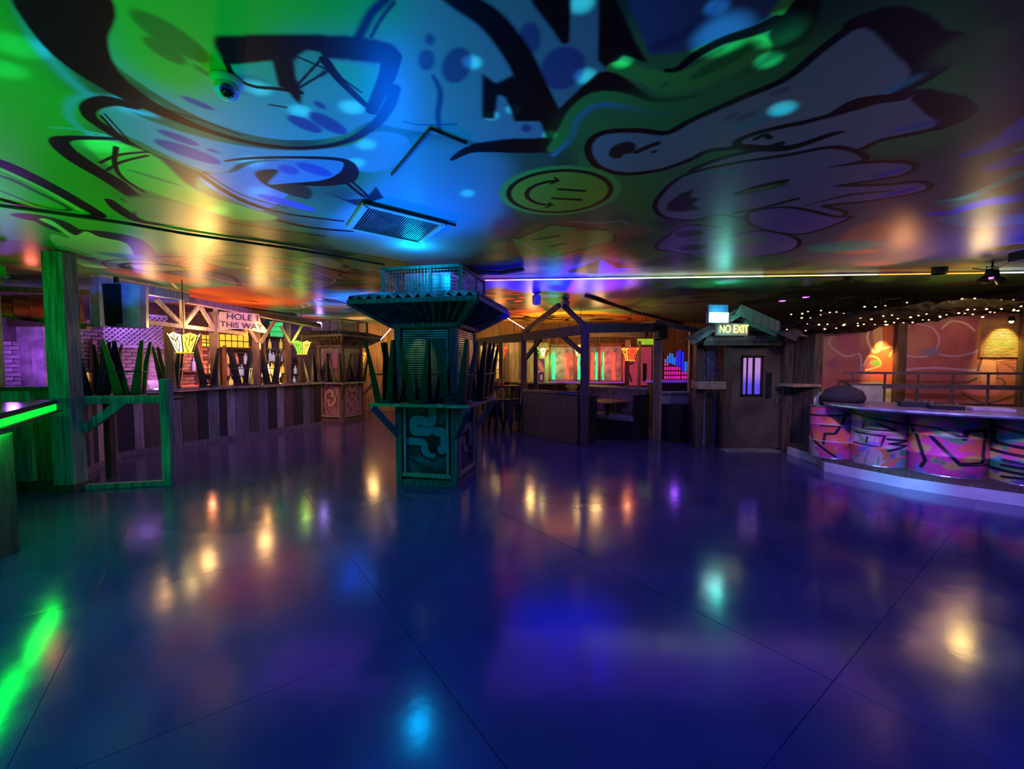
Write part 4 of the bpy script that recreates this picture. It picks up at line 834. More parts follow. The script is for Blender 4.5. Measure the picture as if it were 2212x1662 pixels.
po_ = Paint(.8, .7, .004, 0, 0, (.33,.22,.36), 21, .5)
rn = random.Random(2)
for k in range(9):
    y = .08+k*.065; po_.line([(.2+rn.uniform(-.05,.05)+i*.07, y+rn.uniform(-.02,.02)) for i in range(6)], .02, (.62,.5,.7), .006, a=.8)
po_.line([(.4,.62),(.38,.5),(.5,.42),(.45,.3),(.5,.15)], .05, (.7,.55,.75), .01)
a, b = bb(312, 0, .04), bb(362, 0, .04)
q_ = MB().quad(a+Vector((0,0,1.0)), b+Vector((0,0,1.0)), b+Vector((0,0,1.7)), a+Vector((0,0,1.7)))
tag(q_.build('poster', image_mat('poster_paint', po_.image('poster'), .7)), 'violet scribbled poster on brick wall behind the bar', 'poster')
for k, (px, w_, h_) in enumerate([(306, .16, .2), (327, .28, .26)]):
    tag(MB().box(bb(px, .91+h_/2, .3), (w_, .2, h_), BROT).build('carton', mat('white_card', (.6,.58,.58), .7)), ['small', 'larger patterned'][k]+' white box on back counter below the poster', 'box')
tag(MB().box(bb(404, .97, .25), (.36, .18, .12), BROT).build('bottle_tray', glow('red_tray_glow', (1,.10,.06), 1.2)), 'glowing red tray below violet bottles', 'tray')
tag(MB().box(pxz(262, 1.09, 6.3), (.06,.06,.08)).build('tumbler', BOTM[2]), 'small red tumbler on the bar end', 'glass')
gcw = thing('green_window', 'small green lit window high behind the bar', 'window', bb(605, 2.55))
a, b = bb(586, 0, .3), bb(614, 0, .3); d = (b-a)
for i in range(2):
    for j in range(3): MB().box(a+d*(.25+.5*i)+Vector((0,0,2.28+j*.13)), (d.length*.5-.02, .03, .115), BROT).build('pane', glow('green_glass', (.03,.75,.12), .7), gcw)
# lights of the bar
lamp('bar_violet', 'POINT', bb(300, 2.3, .7), (.42, .16, 1), 20, None, .1)
lamp('bar_violet_low', 'POINT', bb(345, 1.3, .7), (.8, .3, .9), 12, None, .1)
lamp('bar_red', 'POINT', bb(450, 1.6, .5), (1, .28, .12), 26, None, .1)
lamp('bar_warm', 'POINT', pxz(430, 2.2, 7.6), WARM, 16, None, .12)
lamp('bar_warm_b', 'POINT', pxz(560, 2.2, 8.5), WARM, 22, None, .12)
lamp('bar_warm_c', 'POINT', pxz(330, 2.5, 7.1), WARM, 9, None, .12)
lamp('ceiling_warm', 'SPOT', pxz(455, 1.95, 6.4), (1, .55, .15), 64, onz(440, 515, 2.8), .12, 84, 1)
lamp('ceiling_warm_far', 'SPOT', pxz(560, 1.9, 9.0), (1, .5, .12), 100, onz(520, 640, 2.8), .12, 140, 1)
lamp('truss_blue', 'SPOT', (-3.9, 4.4, 2.70), (.02, .10, 1), 110, pxz(255, 2.60, 6.4), .04, 26, .7)
lamp('violet_hut_spot', 'POINT', pxz(692, 2.55, 11.3), (.35, .2, 1), 24, None, .08)
tag(MB().sphere(pxz(693, 2.62, 11.4), .10, 12, 6, .35).build('ceiling_light', glow('violet_white_light', (.75,.65,1), 14), None, True), 'bright violet white round light on ceiling beyond bar', 'light')
# pendant lamps of leaded glass
def pendant(loc, wd, cols, label, power, col, hang=CEIL, spray=False):
    t = thing('pendant_lamp', label, 'lamp', loc); h = wd*.72; N = 6; r0, r1 = wd*.27, wd*.5
    for i in range(N):
        a, b = 2*math.pi*i/N, 2*math.pi*(i+1)/N
        q = [Vector(loc)+Vector((r0*math.cos(a), r0*math.sin(a), -h/2)), Vector(loc)+Vector((r0*math.cos(b), r0*math.sin(b), -h/2)), Vector(loc)+Vector((r1*math.cos(b), r1*math.sin(b), h*.36)), Vector(loc)+Vector((r1*math.cos((a+b)/2), r1*math.sin((a+b)/2), h*.5)), Vector(loc)+Vector((r1*math.cos(a), r1*math.sin(a), h*.36))]
        MB().add(q, [(0,1,2,3,4)]).build('glass_panel', cols[i % len(cols)], t)
        ct = (q[0]+q[1])/2; up = q[3]-ct; rt_ = (q[2]-q[4])*.5; n = rt_.cross(up).normalized()*.006
        for P in ([(0,.05),(-.5,.45),(-.35,.75),(0,.55),(.35,.75),(.5,.45),(0,.05)], [(0,.3),(0,.95)], [(-.62,.82),(-.2,.6)], [(.62,.82),(.2,.6)]):
            MB().tube([ct+rt_*x+up*z+n for x, z in P], .006, 4).build('lead_line', mat('lead_came', (.22,.05,.02), .5, bump=0), t)
        MB().bar(q[0], q[4], .014, .014).build('lead_rib', BLACKM, t)
    MB().tube([Vector(loc)+Vector((r0*math.cos(2*math.pi*i/N), r0*math.sin(2*math.pi*i/N), -h/2)) for i in range(N)], .012, 6, True).build('bottom_ring', YEL, t)
    MB().tube([Vector(loc)+Vector((0,0,h*.4)), Vector((loc[0], loc[1], hang))], .006, 5).build('cord', BLACK, t)
    MB().sphere(Vector(loc)+Vector((0,0,.02)), .04, 8, 6).build('bulb', glow('bulb_glow', (1,.7,.35), 9), t, True)
    lamp('pendant_light', 'POINT', Vector(loc)+Vector((0,0,h*.62)), col, power, None, .04)
    return t
YG, WG, RG, GG, OG = glow('yellow_lamp_glass', (1,.60,.06), 2.6), glow('cream_lamp_glass', (1,.80,.35), 3.2), glow('red_lamp_glass', (1,.06,.02), 2.4), glow('green_lamp_glass', (.25,.9,.05), 1.6), glow('orange_lamp_glass', (1,.28,.03), 2.2)
pendant(at(398, 741, 6.5), .42, [WG, YG], 'yellow and cream leaded glass pendant lamp over the bar', 14, (1,.6,.25))
pendant(at(652, 751, 9.6), .42, [GG, YG], 'green and yellow leaded glass pendant lamp above far end of bar', 6, (.5,1,.15))
# ------------------------------------------------------------------ middle distance: pergola, booths, tables
GR = 'pergola posts around the booths'
for k, (px, Y, z1, w_, m) in enumerate([(1262, 7.6, 2.22, .15, WOODD), (1415, 8.3, 2.34, .12, WOODM), (1132, 9.35, 2.16, .12, WOODM), (1157, 9.9, 2.1, .09, WOODD), (1083, 10.6, 2.1, .10, WOODM), (1034, 11.3, 2.1, .12, WOODM), (1353, 10.4, 2.1, .11, WOODD), (1379, 10.9, 2.1, .08, WOODM)]):
    lab = ['dark thick timber post at the near corner of the booth', 'timber post at right end of the second booth', 'rough timber post at left end of near booth', 'slim dark timber post behind near booth',
           'timber post left of ochre wall by high table', 'timber post beside yellow glass panels', 'violet lit timber post in front of red lamp', 'slim timber post in front of pink panel'][k]
    p = pxz(px, 0, Y); tag(MB().box(p+Vector((0,0,z1/2)), (w_, w_, z1), R(-15)).build('pergola_post', m, bevel=.006), lab, 'post', GR)
BM = [((1.31,7.6,2.12),(-.96,11.4,2.10),WOODD,.10,.18,'long dark pergola beam running from corner post towards the island'), ((1.31,7.6,2.15),(2.87,8.25,2.22),WOODD,.10,.17,'dark pergola beam between corner post and right booth post'),
      ((.25,9.35,2.2),(.9,8.0,2.62),WOODM,.08,.09,'slanting timber strut rising above left booth post'), ((1.0,8.1,2.62),(1.31,7.6,2.2),WOODD,.07,.08,'short slanting strut above the corner post')
      , ((.3,9.3,1.62),(.62,8.9,2.05),WOODD,.06,.08,'diagonal brace on the rough left booth post'), ((1.28,7.7,1.72),(.98,8.15,2.05),WOODD,.06,.08,'diagonal brace left of the corner post'),
      ((2.87,8.25,2.3),(2.4,12.8,2.5),WOODD,.08,.12,'roof beam running back from right booth post'), ((.3,12.8,2.4),(2.9,9.0,2.15),WOODM,.08,.12,'brown roof beam crossing above the second booth'),
      ((2.87,8.25,2.32),(4.1,8.0,2.02),WOODD,.08,.10,'dark beam sloping from right booth post down to the hut')]
for a, b, m, w_, h_, l in BM: tag(MB().bar(a, b, w_, h_).build('pergola_beam', m, bevel=.004), l, 'beam', 'pergola timbers')
def booth(a, b, ht, label, flip=1, ends=True, lm=None):
    lm = lm or LEATHER
    a, b = Vector(a), Vector(b); d = (b-a).normalized(); L = (b-a).length; n = Vector((-d.y, d.x, 0))*flip; rz = math.atan2(d.y, d.x); c = (a+b)/2
    t = thing('dining_booth', label, 'booth', c)
    MB().box(c+Vector((0,0,ht/2)), (L, .07, ht), rz).build('back_board', WOODD, t, bevel=.01)
    MB().tube([a+Vector((0,0,ht)), b+Vector((0,0,ht))], .045, 8).build('top_roll', lm, t, True)
    k = max(3, int(L/.17))
    for i in range(k):
        x0 = a+d*(L*(i+.5)/k)+n*.085; mb = MB(); ww = L/k
        prof = [(-ww/2, 0), (-ww*.35, .035), (0, .05), (ww*.35, .035), (ww/2, 0)]
        vs = [x0+d*u+n*(v-.02)+Vector((0,0,z)) for z in (.5, ht+.0) for u, v in prof]
        mb.add(vs, [(j, j+1, j+6, j+5) for j in range(4)]+[(9,8,7,6,5),(0,1,2,3,4)]); mb.build('back_channel', lm, t, True)
    MB().box(c+n*.32+Vector((0,0,.43)), (L, .5, .12), rz).build('seat_cushion', lm, t, bevel=.03)
    MB().box(c+n*.30+Vector((0,0,.19)), (L-.04, .44, .37), rz).build('base', BLACK, t)
    if ends:
        for e in (a, b): MB().box(e+n*.25+Vector((0,0,.45)), (.05, .56, .9), rz).build('end_panel', BLACK, t, bevel=.01)
    return t
booth((.26, 8.82, 0), (1.24, 7.72, 0), .93, 'near booth seat with its plain dark back board facing the dance floor', 1)
booth((1.72, 9.5, 0), (2.74, 8.38, 0), .99, 'second booth with upright channelled grey vinyl back', -1, lm=mat('grey_violet_vinyl', (.26,.21,.22), .4, var=.2, scale=8, bump=.1))
booth((.15, 11.6, 0), (1.5, 11.5, 0), .95, 'far booth seat below green lit windows', -1)
booth((1.75, 11.3, 0), (3.0, 11.1, 0), .95, 'far booth seat below red lit windows', -1)
booth((-1.2, 12.4, 0), (-.05, 12.2, 0), .98, 'far booth seat in front of ochre board wall', -1)
tb = thing('booth_table', 'brown pointed booth table between the two booths', 'table', (2.0, 8.55, 0))
MB().prism([(1.78, 7.98), (2.42, 8.42), (2.05, 8.95), (1.38, 8.50)], .735, .765).build('table_top', mat('orange_brown_top', (.42,.20,.11), .3, var=.2, scale=6, bump=0), tb, bevel=.004)
MB().tube([(1.95,8.45,.02),(1.95,8.45,.74)], .04, 8).build('pedestal', BLACKM, tb); MB().box((1.95, 8.45, .015), (.5,.5,.03), .6).build('foot_plate', BLACKM, tb)
ht_ = thing('high_table', 'dark high table with condiments between island and near booth', 'table', (-.25, 10.4, 0)); cxy = pxz(1075, 0, 9.6)
MB().box(cxy+Vector((0,0,.99)), (1.0,.6,.035), R(20)).build('table_top', TOPM, ht_, bevel=.004)
for sx in (-1, 1):
    for sy in (-1, 1): MB().bar(cxy+Matrix.Rotation(R(20),3,'Z')@Vector((sx*.44, sy*.25, 0)), cxy+Matrix.Rotation(R(20),3,'Z')@Vector((sx*.44, sy*.25, .98)), .04, .04).build('leg', BLACKM, ht_)
for k, (dx, dy, w_, h_, c, n_, l) in enumerate([(.02,-.1,.05,.17,(.85,.25,.05),'sauce_bottle','orange sauce bottle on the high table'), (.10,-.06,.045,.09,(.75,.08,.08),'sauce_bottle','short red sauce bottle on high table'), (-.06,-.12,.04,.13,(.5,.35,.1),'sauce_bottle','amber sauce bottle left of the orange one')]):
    p = cxy+Vector((dx, dy, 1.008)); o = MB().lathe([(.001,0),(w_*.9,0),(w_,.02),(w_*.95,h_*.7),(w_*.4,h_*.85),(w_*.3,h_),(.001,h_)], 10).build(n_, mat('sauce_%d' % k, c, .3, bump=0), None, True); o.location = p; tag(o, l, 'bottle')
G = 'upright stools around the high table'
for px, Y, l in [(1064, 9.3, 'nearest left'), (1086, 8.95, 'nearest right'), (1105, 9.2, 'rightmost'), (1050, 10.2, 'rear')]:
    p = pxz(px, 0, Y); put_stool(p.x, p.y, 0, random.uniform(0, 1), f'upright black metal stool at high table, {l}', G, True)
# ------------------------------------------------------------------ far wall: yellow glass, ochre boards, lit windows
def pane_box(p0, p1, z0, z1, m, nm, par, th=.02):
    c = (Vector(p0)+Vector(p1))/2; d = Vector(p1)-Vector(p0); return MB().box(Vector((c.x, c.y, (z0+z1)/2)), (d.length, th, z1-z0), math.atan2(d.y, d.x)).build(nm, m, par)
yw = thing('stained_glass_screen', 'yellow stained glass screen with coloured panes beyond the island', 'window', (-1, 12.9, 1.5)); gcols = [YG, YEL, OG, WG, GG, RG, YEL, YG]
rn = random.Random(4)
for i, (a, b) in enumerate([(752, 768), (770, 786), (1025, 1036), (1038, 1050), (1058, 1070), (1072, 1084)]):
    for j, (z0, z1) in enumerate([(1.05, 1.33), (1.35, 1.62), (1.64, 1.86), (1.88, 2.05)]): pane_box(pxz(a, 0, 12.9), pxz(b, 0, 12.9), z0, z1, glow('pane_%d' % ((i+j) % 4), [(.85,.6,.08), (.7,.42,.05), (.9,.75,.3), (.65,.5,.15)][(i+j) % 4], .55+.25*((i*j) % 3)), 'pane', yw)
tag(MB().box(pxz(1000, .95, 12.85), (3.6, .12, .06)).build('ledge', WOODM), 'timber ledge below yellow stained glass', 'ledge')
ow = thing('ochre_board_panel', 'orange lit upright board wall between posts beyond the near booth', 'wall panel', pxz(1135, 0, 12.8))
for k in range(9):
    a, b = 1090+k*10.6, 1090+(k+1)*10.6; pane_box(pxz(a, 0, 12.7), pxz(b-.6, 0, 12.7), .85, 2.15, WOODP if k % 3 else WOODM, 'board', ow, .03+.01*(k % 2))
MB().box(pxz(1135, .98, 12.6), (1.4,.1,.07)).build('rail', WOODP, ow)
GLS = [glow('green_tube_light', (.02,.9,.20), 2.6), glow('red_tube_light', (1,.04,.02), 2.6)]
FROST = mat('frosted_figure_glass', (.30,.30,.30), .4, var=.5, scale=5, emit=.12, ecol=(.5,.35,.35))
WINS = [(1188, 1240, 12.8, 0, 'with green tube left and red tube right'), (1244, 1258, 12.6, 2, 'narrow with green tube'), (1272, 1291, 12.4, 3, 'narrow with red tube'), (1294, 1342, 12.2, 4, 'with red tube on right beside purple post')]
for px0, px1, Y, kk, l in WINS:
    wn = thing('lit_window', 'far frosted window '+l, 'window', pxz((px0+px1)/2, 1.0, Y)); p0, p1 = pxz(px0, 0, Y), pxz(px1, 0, Y); z0, z1 = 1.02, 2.02
    pane_box(p0, p1, z0, z1, FROST, 'glass', wn)
    for x in (px0-1, px1+1): q_ = pxz(x, 0, Y-.04); MB().box(q_+Vector((0,0,(z0+z1)/2)), (.07,.08,z1-z0+.1)).build('frame_stile', WOODM, wn)
    for z in (z0-.03, z1+.05): MB().bar((p0.x-.05, Y-.04, z), (p1.x+.05, Y-.04, z), .08, .07).build('frame_rail', WOODM, wn)
    tubes = {0: [(1196, 0), (1226, 1)], 2: [(1250, 0)], 3: [(1279, 1), (1288, 0)], 4: [(1302, 0), (1325, 1)]}[kk]
    for x, c in tubes:
        q_ = pxz(x, 0, Y-.06); r_ = .045 if (kk, c) != (4, 0) else .02
        MB().tube([q_+Vector((random.uniform(-.02, .02), 0, z0+.02+i*.16)) for i in range(6)], [r_*s__ for s__ in (1, .8, 1.1, .75, 1.05, .7)], 8).build('green_tube' if c == 0 else 'red_tube', GLS[c], wn, True)
lamp('window_green', 'POINT', pxz(1196, 1.6, 12.3), (.02, 1, .2), 14, None, .08); lamp('window_red', 'POINT', pxz(1232, 1.6, 12.3), (1, .05, .03), 16, None, .08); lamp('window_red_b', 'POINT', pxz(1318, 1.6, 11.7), (1, .05, .05), 20, None, .08)
tag(MB().bar(pxz(1188, .97, 12.5), pxz(1350, .97, 11.9), .16, .06).build('window_ledge', mat('violet_glowing_lacquer', (.25,.16,.55), .25, emit=.25, ecol=(.25,.06,1))), 'violet lit ledge running below far windows', 'ledge')  # lacquer given a violet glow of its own in place of falling light
pk_ = thing('pink_panel', 'pink lit wall panel with black doorway figure at right of windows', 'wall panel', pxz(1375, 0, 11.6)); PINK = mat('pink_glowing_wall_paint', (.75,.12,.30), .6, emit=.15, ecol=(1,.10,.28), var=.15)  # wall paint also given a pink glow of its own, standing for light
pane_box(pxz(1345, 0, 11.8), pxz(1405, 0, 11.8), .9, 1.98, PINK, 'wall_sheet', pk_)
BK = MB(); q_ = pxz(1391, 0, 11.75); BK.box(q_+Vector((0,0,1.27)), (.10,.02,.50)); BK.build('black_figure', BLACK, pk_)
for P in ([(1347,1.85),(1352,1.6),(1362,1.5),(1368,1.55)], [(1350,1.4),(1360,1.2),(1364,1.0)], [(1352,1.62),(1368,1.66)]): MB().tube([pxz(x, z, 11.74) for x, z in P], .025, 5).build('black_line', BLACK, pk_)
tag(MB().box(pxz(1395, 2.12, 11.6), (.45,.04,.16)).build('green_shade', glow('lime_glow', (.35,.75,.04), .6)), 'lime green shade above the pink panel', 'shade')
pp_ = Paint(.6, 1.2, .005, 0, 0, (.10,.07,.16), 31, .3)
pp_.poly([(.1,1.15),(.45,1.0),(.55,.8),(.45,.72),(.2,.75)], (.55,.22,.28)); pp_.line([(.05,1.0),(.35,.85),(.52,.78),(.4,.7),(.1,.72)], .05, (.7,.5,.2)); pp_.ell((.32,.5), .24, .22, 0, (.07,.04,.18)); pp_.ell((.34,.5), .09, .10, 0, (.75,.6,.7)); pp_.ell((.34,.5), .04, .05, 0, (.4,.1,.2)); pp_.poly([(.1,.0),(.5,.0),(.5,.25),(.1,.2)], (.3,.4,.06))
a, b = pxz(1160, 0, 11.9), pxz(1176, 0, 11.9)
tag(MB().quad(a+Vector((0,0,.75)), b+Vector((0,0,.75)), b+Vector((0,0,1.65)), a+Vector((0,0,1.65))).build('painted_board', image_mat('ball_board_paint', pp_.image('ball_board'), .5, emit=.15)), 'painted board with dark round ball beside the slim dark post', 'board')
pendant(at(1172, 762, 9.9), .30, [GG, WG, OG], 'green and white leaded glass lamp behind the near booth', 5, (1,.7,.3))
pendant(at(1254, 757, 9.6), .36, [YG, WG], 'yellow leaded glass lamp hidden behind corner post', 14, WARM)
pendant(at(1361, 765, 9.9), .42, [RG, OG], 'red and orange leaded glass lamp above the far booth', 14, (1,.3,.1))
pendant(at(1078, 762, 12.2), .5, [WG, YG, RG], 'cream and red leaded glass lamp by yellow stained glass', 14, WARM)
pendant(at(778, 772, 12.4), .4, [YG, OG], 'yellow orange leaded glass lamp beyond the graffiti island', 10, WARM)
lamp('booth_warm', 'POINT', pxz(1150, 2.2, 11.2), WARM, 26, None, .15)
lamp('booth_warm_b', 'POINT', pxz(1290, 2.25, 10.4), WARM, 26, None, .15)
lamp('far_left_warm', 'POINT', pxz(800, 2.2, 12.2), WARM, 34, None, .15)
lamp('far_ceiling_warm', 'SPOT', pxz(1200, 1.9, 10.6), (1, .55, .1), 110, onz(1200, 676, 2.8), .12, 125, 1)
lamp('far_ceiling_red', 'SPOT', pxz(1110, 1.9, 8.6), (1, .2, .06), 60, onz(1110, 645, 2.8), .12, 90, 1)
for k, (x, y) in enumerate([(1159, 640), (1222, 652)]):
    q_ = onz(x, y-4, CEIL); t = thing('ceiling_spotlight', f'small white ceiling spotlight, {["left", "right"][k]} one of two beyond light strip', 'light', q_)
    MB().lathe([(.001,-.20),(.06,-.20),(.08,-.15),(.08,-.03),(.03,0)], 12, q_).build('housing', WHITEP, t, True); MB().box(q_+Vector((0,0,-.01)), (.08,.08,.02)).build('mount', WHITEP, t)

kw = MB(); KP = [pxz(985, 0, 12.98), pxz(1188, 0, 12.92), pxz(1345, 0, 12.3), pxz(1425, 0, 11.85)]
for i in range(3): kw.bar(KP[i]+Vector((0,0,.46)), KP[i+1]+Vector((0,0,.46)), .1, .92)
struct('wall_low', kw, WALLM)
for k, px in enumerate([1090, 1186, 1266, 1344]): tag(MB().box(pxz(px, 1.15, 12.75)+Vector((0,.1,0)), (.09,.09,2.3)).build('wall_post', WOODM), ['timber post left of the ochre boards', 'timber post left of the first lit window', 'timber post between second and third lit windows', 'timber post right of the last lit window'][k], 'post')
tag(MB().box(pxz(1395, 2.5, 11.6), (.02,.02,.62)).build('shade_rod', BLACK), 'thin rod carrying the lime green shade', 'rod')
# ------------------------------------------------------------------ partition, hut with door
pt = thing('partition_wall', 'grey partition with open window right of second booth', 'partition', (3.2, 8.35, 0)); GREYW = mat('grey_partition_paint', (.28,.28,.34), .6, var=.2, scale=3)
a, b = pxz(1420, 0, 8.35), pxz(1500, 0, 8.35)
MB().box(((a.x+b.x)/2, 8.35, .45), (b.x-a.x, .08, .9)).build('lower_panel', GREYW, pt); MB().box(((a.x+b.x)/2, 8.33, .93), (b.x-a.x, .16, .05)).build('sill', WOODT, pt); MB().box((a.x+.02, 8.33, 1.15), (.05, .1, 2.3)).build('edge_post', WOODP, pt)
MB().box((pxz(1487,0,8.3).x, 8.3, 1.1), (.05, .08, 2.2)).build('edge_post', WOODM, pt)
nc = thing('neon_skyline', 'blue and pink glowing glass skyline seen through the partition', 'light panel', pxz(1460, 1.2, 9.8)); rn = random.Random(8)
NB, NC, NP = glow('neon_blue', (.01,.02,1), 1.0), glow('neon_cyan', (.01,.22,.8), .8), glow('neon_pink', (.85,.02,.40), .7)
for k, (x0, x1, top, mid) in enumerate([(1433,1437,1.62,1.52),(1438,1442,1.70,1.52),(1443,1447,1.76,1.51),(1448,1452,1.74,1.49),(1453,1457,1.66,1.47),(1458,1463,1.80,1.44),(1464,1468,1.84,1.42),(1470,1475,1.78,1.32),(1476,1481,1.56,1.32),(1482,1488,1.56,1.32)]):
    p0, p1 = pxz(x0+.5, 0, 9.8), pxz(x1-.8, 0, 9.8)
    pane_box(p0, p1, mid+.01, top, NB if 4 < k < 8 else NC, 'blue_pane', nc)
    z = 1.15
    while z < mid-.05:
        pane_box(p0, p1, z, min(z+.075, mid), NP, 'pink_pane', nc); z += .105
lamp('neon_light', 'POINT', pxz(1462, 1.45, 9.3), (.35, .08, 1), 3, None, .08)
nsh = thing('neon_cabinet', 'dark cabinet with violet glowing top below the neon skyline', 'cabinet', pxz(1460, 0, 9.7)); MB().box(pxz(1460, 1.1, 9.75), (1.3, .34, .05)).build('top', mat('violet_glowing_lacquer'), nsh); MB().box(pxz(1460, .535, 9.75), (1.26, .3, 1.07)).build('cabinet_body', BLACK, nsh)
for k, (x0, x1, yb, Y, h_) in enumerate([(1443, 1496, 955, 7.95, .71), (1508, 1536, 946, 8.35, .64)]):
    p0, p1 = pxz(x0, 0, Y), pxz(x1, 0, Y); t = thing('subwoofer', ['large black subwoofer box in front of partition', 'smaller black subwoofer box under the hut shelf'][k], 'speaker', ((p0.x+p1.x)/2, Y, 0)); w_ = p1.x-p0.x
    MB().box(((p0.x+p1.x)/2, Y+.25, h_/2), (w_, .5, h_)).build('cabinet', BLACK, t, bevel=.012); MB().box(((p0.x+p1.x)/2, Y-.006, h_/2), (w_-.06, .015, h_-.08)).build('grille', BLACKM, t)
spk2 = thing('wall_speaker', 'small black speaker on the right booth post', 'speaker', pxz(1430, 2.1, 8.1)); MB().box(pxz(1428, 2.12, 8.12), (.16, .2, .26), .3).build('cabinet', BLACK, spk2, bevel=.01); MB().box(pxz(1428, 2.12, 8.01), (.12, .01, .2), .3).build('grille', BLACKM, spk2)
hut = thing('door_hut', 'dark timber hut front with gabled roof around the far door', 'hut', (4.2, 7.3, 0)); HY = 7.35
DARKW = mat('hut_dark_boards', (.13,.09,.08), .6, var=.45, scale=4, stretch=VS, bump=.3); GREYG = mat('grey_green_timber', (.26,.30,.25), .65, var=.45, scale=4, stretch=HS, bump=.3)
def col(px, w_, z1, m, nm, Y=HY-.05): p = pxz(px, 0, Y); MB().box(p+Vector((0,0,z1/2)), (w_, .14, z1)).build(nm, m, hut, bevel=.005)
col(1504, .12, 1.95, WOODD, 'corner_post', 7.45); col(1564, .13, 1.85, WOODD, 'door_post'); col(1693, .15, 1.9, DARKW, 'door_post'); col(1755, .14, 2.0, DARKW, 'corner_post', 6.9)
for k in range(5):
    p0, p1 = pxz(1700+k*10.6, 0, HY-.1*k), pxz(1710+k*10.6, 0, HY-.1*(k+1)); pane_box(p0, p1, 0, 1.95, DARKW, 'wall_board', hut, .04)
for k in range(5): pane_box(pxz(1573+k*20.6, 0, HY+.12), pxz(1593+k*20.6, 0, HY+.12), 1.80, 2.05, DARKW, 'lintel_board', hut, .04)
for k in range(7): pane_box(pxz(1509+k*7, 0, HY+.35), pxz(1515+k*7, 0, HY+.35), 0, 1.0, [WOODD, GREYW, DARKW][k % 3], 'lower_board', hut, .03)
MB().box(pxz(1530, 1.13, HY-.02), (.48, .3, .13)).build('window_shelf', mat('tan_shelf', (.40,.28,.20), .5), hut, bevel=.005)
MB().box(pxz(1727, 1.15, 6.95), (.46, .36, .05)).build('side_shelf', mat('tan_shelf'), hut, bevel=.005)
MB().box(pxz(1562, 1.9, 7.3), (1.0, .1, .12)).build('lintel_beam', WOODD, hut)
# roof: rafters, purlins and boards
ap = pxz(1600, 2.40, 6.95); le = pxz(1478, 1.82, 6.6); re_ = pxz(1728, 1.86, 6.3)
MB().bar(pxz(1598, 2.36, 7.0), pxz(1492, 1.88, 7.2), .10, .12).build('left_rafter', GREYG, hut, bevel=.005)
MB().bar(pxz(1596, 2.40, 6.9), pxz(1726, 1.92, 6.4), .16, .17).build('right_rafter', WOODD, hut, bevel=.005)
MB().bar(pxz(1592, 2.32, 7.2), pxz(1680, 2.0, 6.9), .10, .12).build('inner_rafter', GREYG, hut, bevel=.005)
for k in range(5):
    a_ = pxz(1520+k*4, 1.86+k*.085, 7.1+k*.05); b_ = pxz(1690-k*10, 1.86+k*.085, 7.15+k*.05); MB().bar(a_, b_, .03, .082).build('gable_board', GREYG if k % 2 else DARKW, hut)
for k in range(6):
    a_ = pxz(1600+k*6, 2.42, 7.0+k*.2); b_ = pxz(1730+k*7, 1.95, 6.5+k*.2); MB().bar(a_, b_, .19, .03).build('roof_board', mat('orange_brown_board', (.36,.20,.12), .65, var=.4, scale=5), hut)
for k in range(5):
    a_ = pxz(1598-k*3, 2.44, 7.0+k*.22); b_ = pxz(1480-k*3, 1.92, 7.1+k*.22); MB().bar(a_, b_, .2, .03).build('roof_board', WOODD, hut)
# tinsel curtain in the hut window
tn = thing('tinsel_curtain', 'silver blue tinsel curtain in the hut window', 'curtain', pxz(1532, 1.5, HY+.3)); TIN = mat('silver_tinsel', (.35,.40,.52), .3, metal=.6, var=.6, scale=30, bump=.6)
for k in range(14):
    x = 1512+k*2.9; MB().tube([pxz(x+random.uniform(-.6, .6), z, HY+.25+.02*(k % 3)) for z in (1.86, 1.7, 1.5, 1.3, 1.14+random.uniform(0, .1))], [.014, .018, .013, .018, .008], 5).build('strand', TIN, tn)
# the door
dr = thing('door_1', 'dark brown door with three narrow violet lit panes', 'door', pxz(1625, 0, HY)); dr['kind'] = 'structure'
DOORM = mat('brown_door_paint', (.16,.12,.10), .45, var=.35, scale=2, bump=.05); HD = HY
p0, p1 = pxz(1574, 0, HD), pxz(1683, 0, HD)
def dpart(x0, x1, z0, z1, y0, y1, m, nm): a, b = pxz(x0, 0, HD), pxz(x1, 0, HD); return MB().box(((a.x+b.x)/2, HD+(y0+y1)/2, (z0+z1)/2), (b.x-a.x, y1-y0, z1-z0)).build(nm, m, dr)
dpart(1574, 1599, .01, 1.80, 0, .05, DOORM, 'left_stile'); dpart(1641, 1683, .01, 1.80, 0, .05, DOORM, 'right_stile'); dpart(1599, 1641, .01, .96, 0, .05, DOORM, 'lower_panel'); dpart(1599, 1641, 1.62, 1.80, 0, .05, DOORM, 'top_rail')
VG = glow('violet_pane_glow', (.36,.20,.80), .6); _n = VG.node_tree; _tc = _n.nodes.new('ShaderNodeTexCoord'); _sx = _n.nodes.new('ShaderNodeSeparateXYZ'); _cr = _n.nodes.new('ShaderNodeValToRGB')
_cr.color_ramp.elements[0].position = .25; _cr.color_ramp.elements[0].color = (.06,.05,.75,1); _cr.color_ramp.elements[1].position = .62; _cr.color_ramp.elements[1].color = (.55,.26,.62,1)
_n.links.new(_tc.outputs['Generated'], _sx.inputs[0]); _n.links.new(_sx.outputs[2], _cr.inputs[0]); _n.links.new(_cr.outputs[0], _n.nodes['Principled BSDF'].inputs['Emission Color']); _n.nodes['Principled BSDF'].inputs['Emission Strength'].default_value = .8
for x0, x1 in [(1600, 1609), (1610.5, 1622), (1625, 1639)]: dpart(x0, x1, .97, 1.61, .02, .03, VG, 'pane')
for x0, x1 in [(1608.6, 1610.9), (1621.6, 1625.4)]: dpart(x0, x1, .96, 1.62, -.005, .045, BLACK, 'glazing_bar')
for x0, x1 in [(1596, 1600), (1639.5, 1643)]: dpart(x0, x1, .93, 1.65, -.015, .03, BLACK, 'pane_frame')
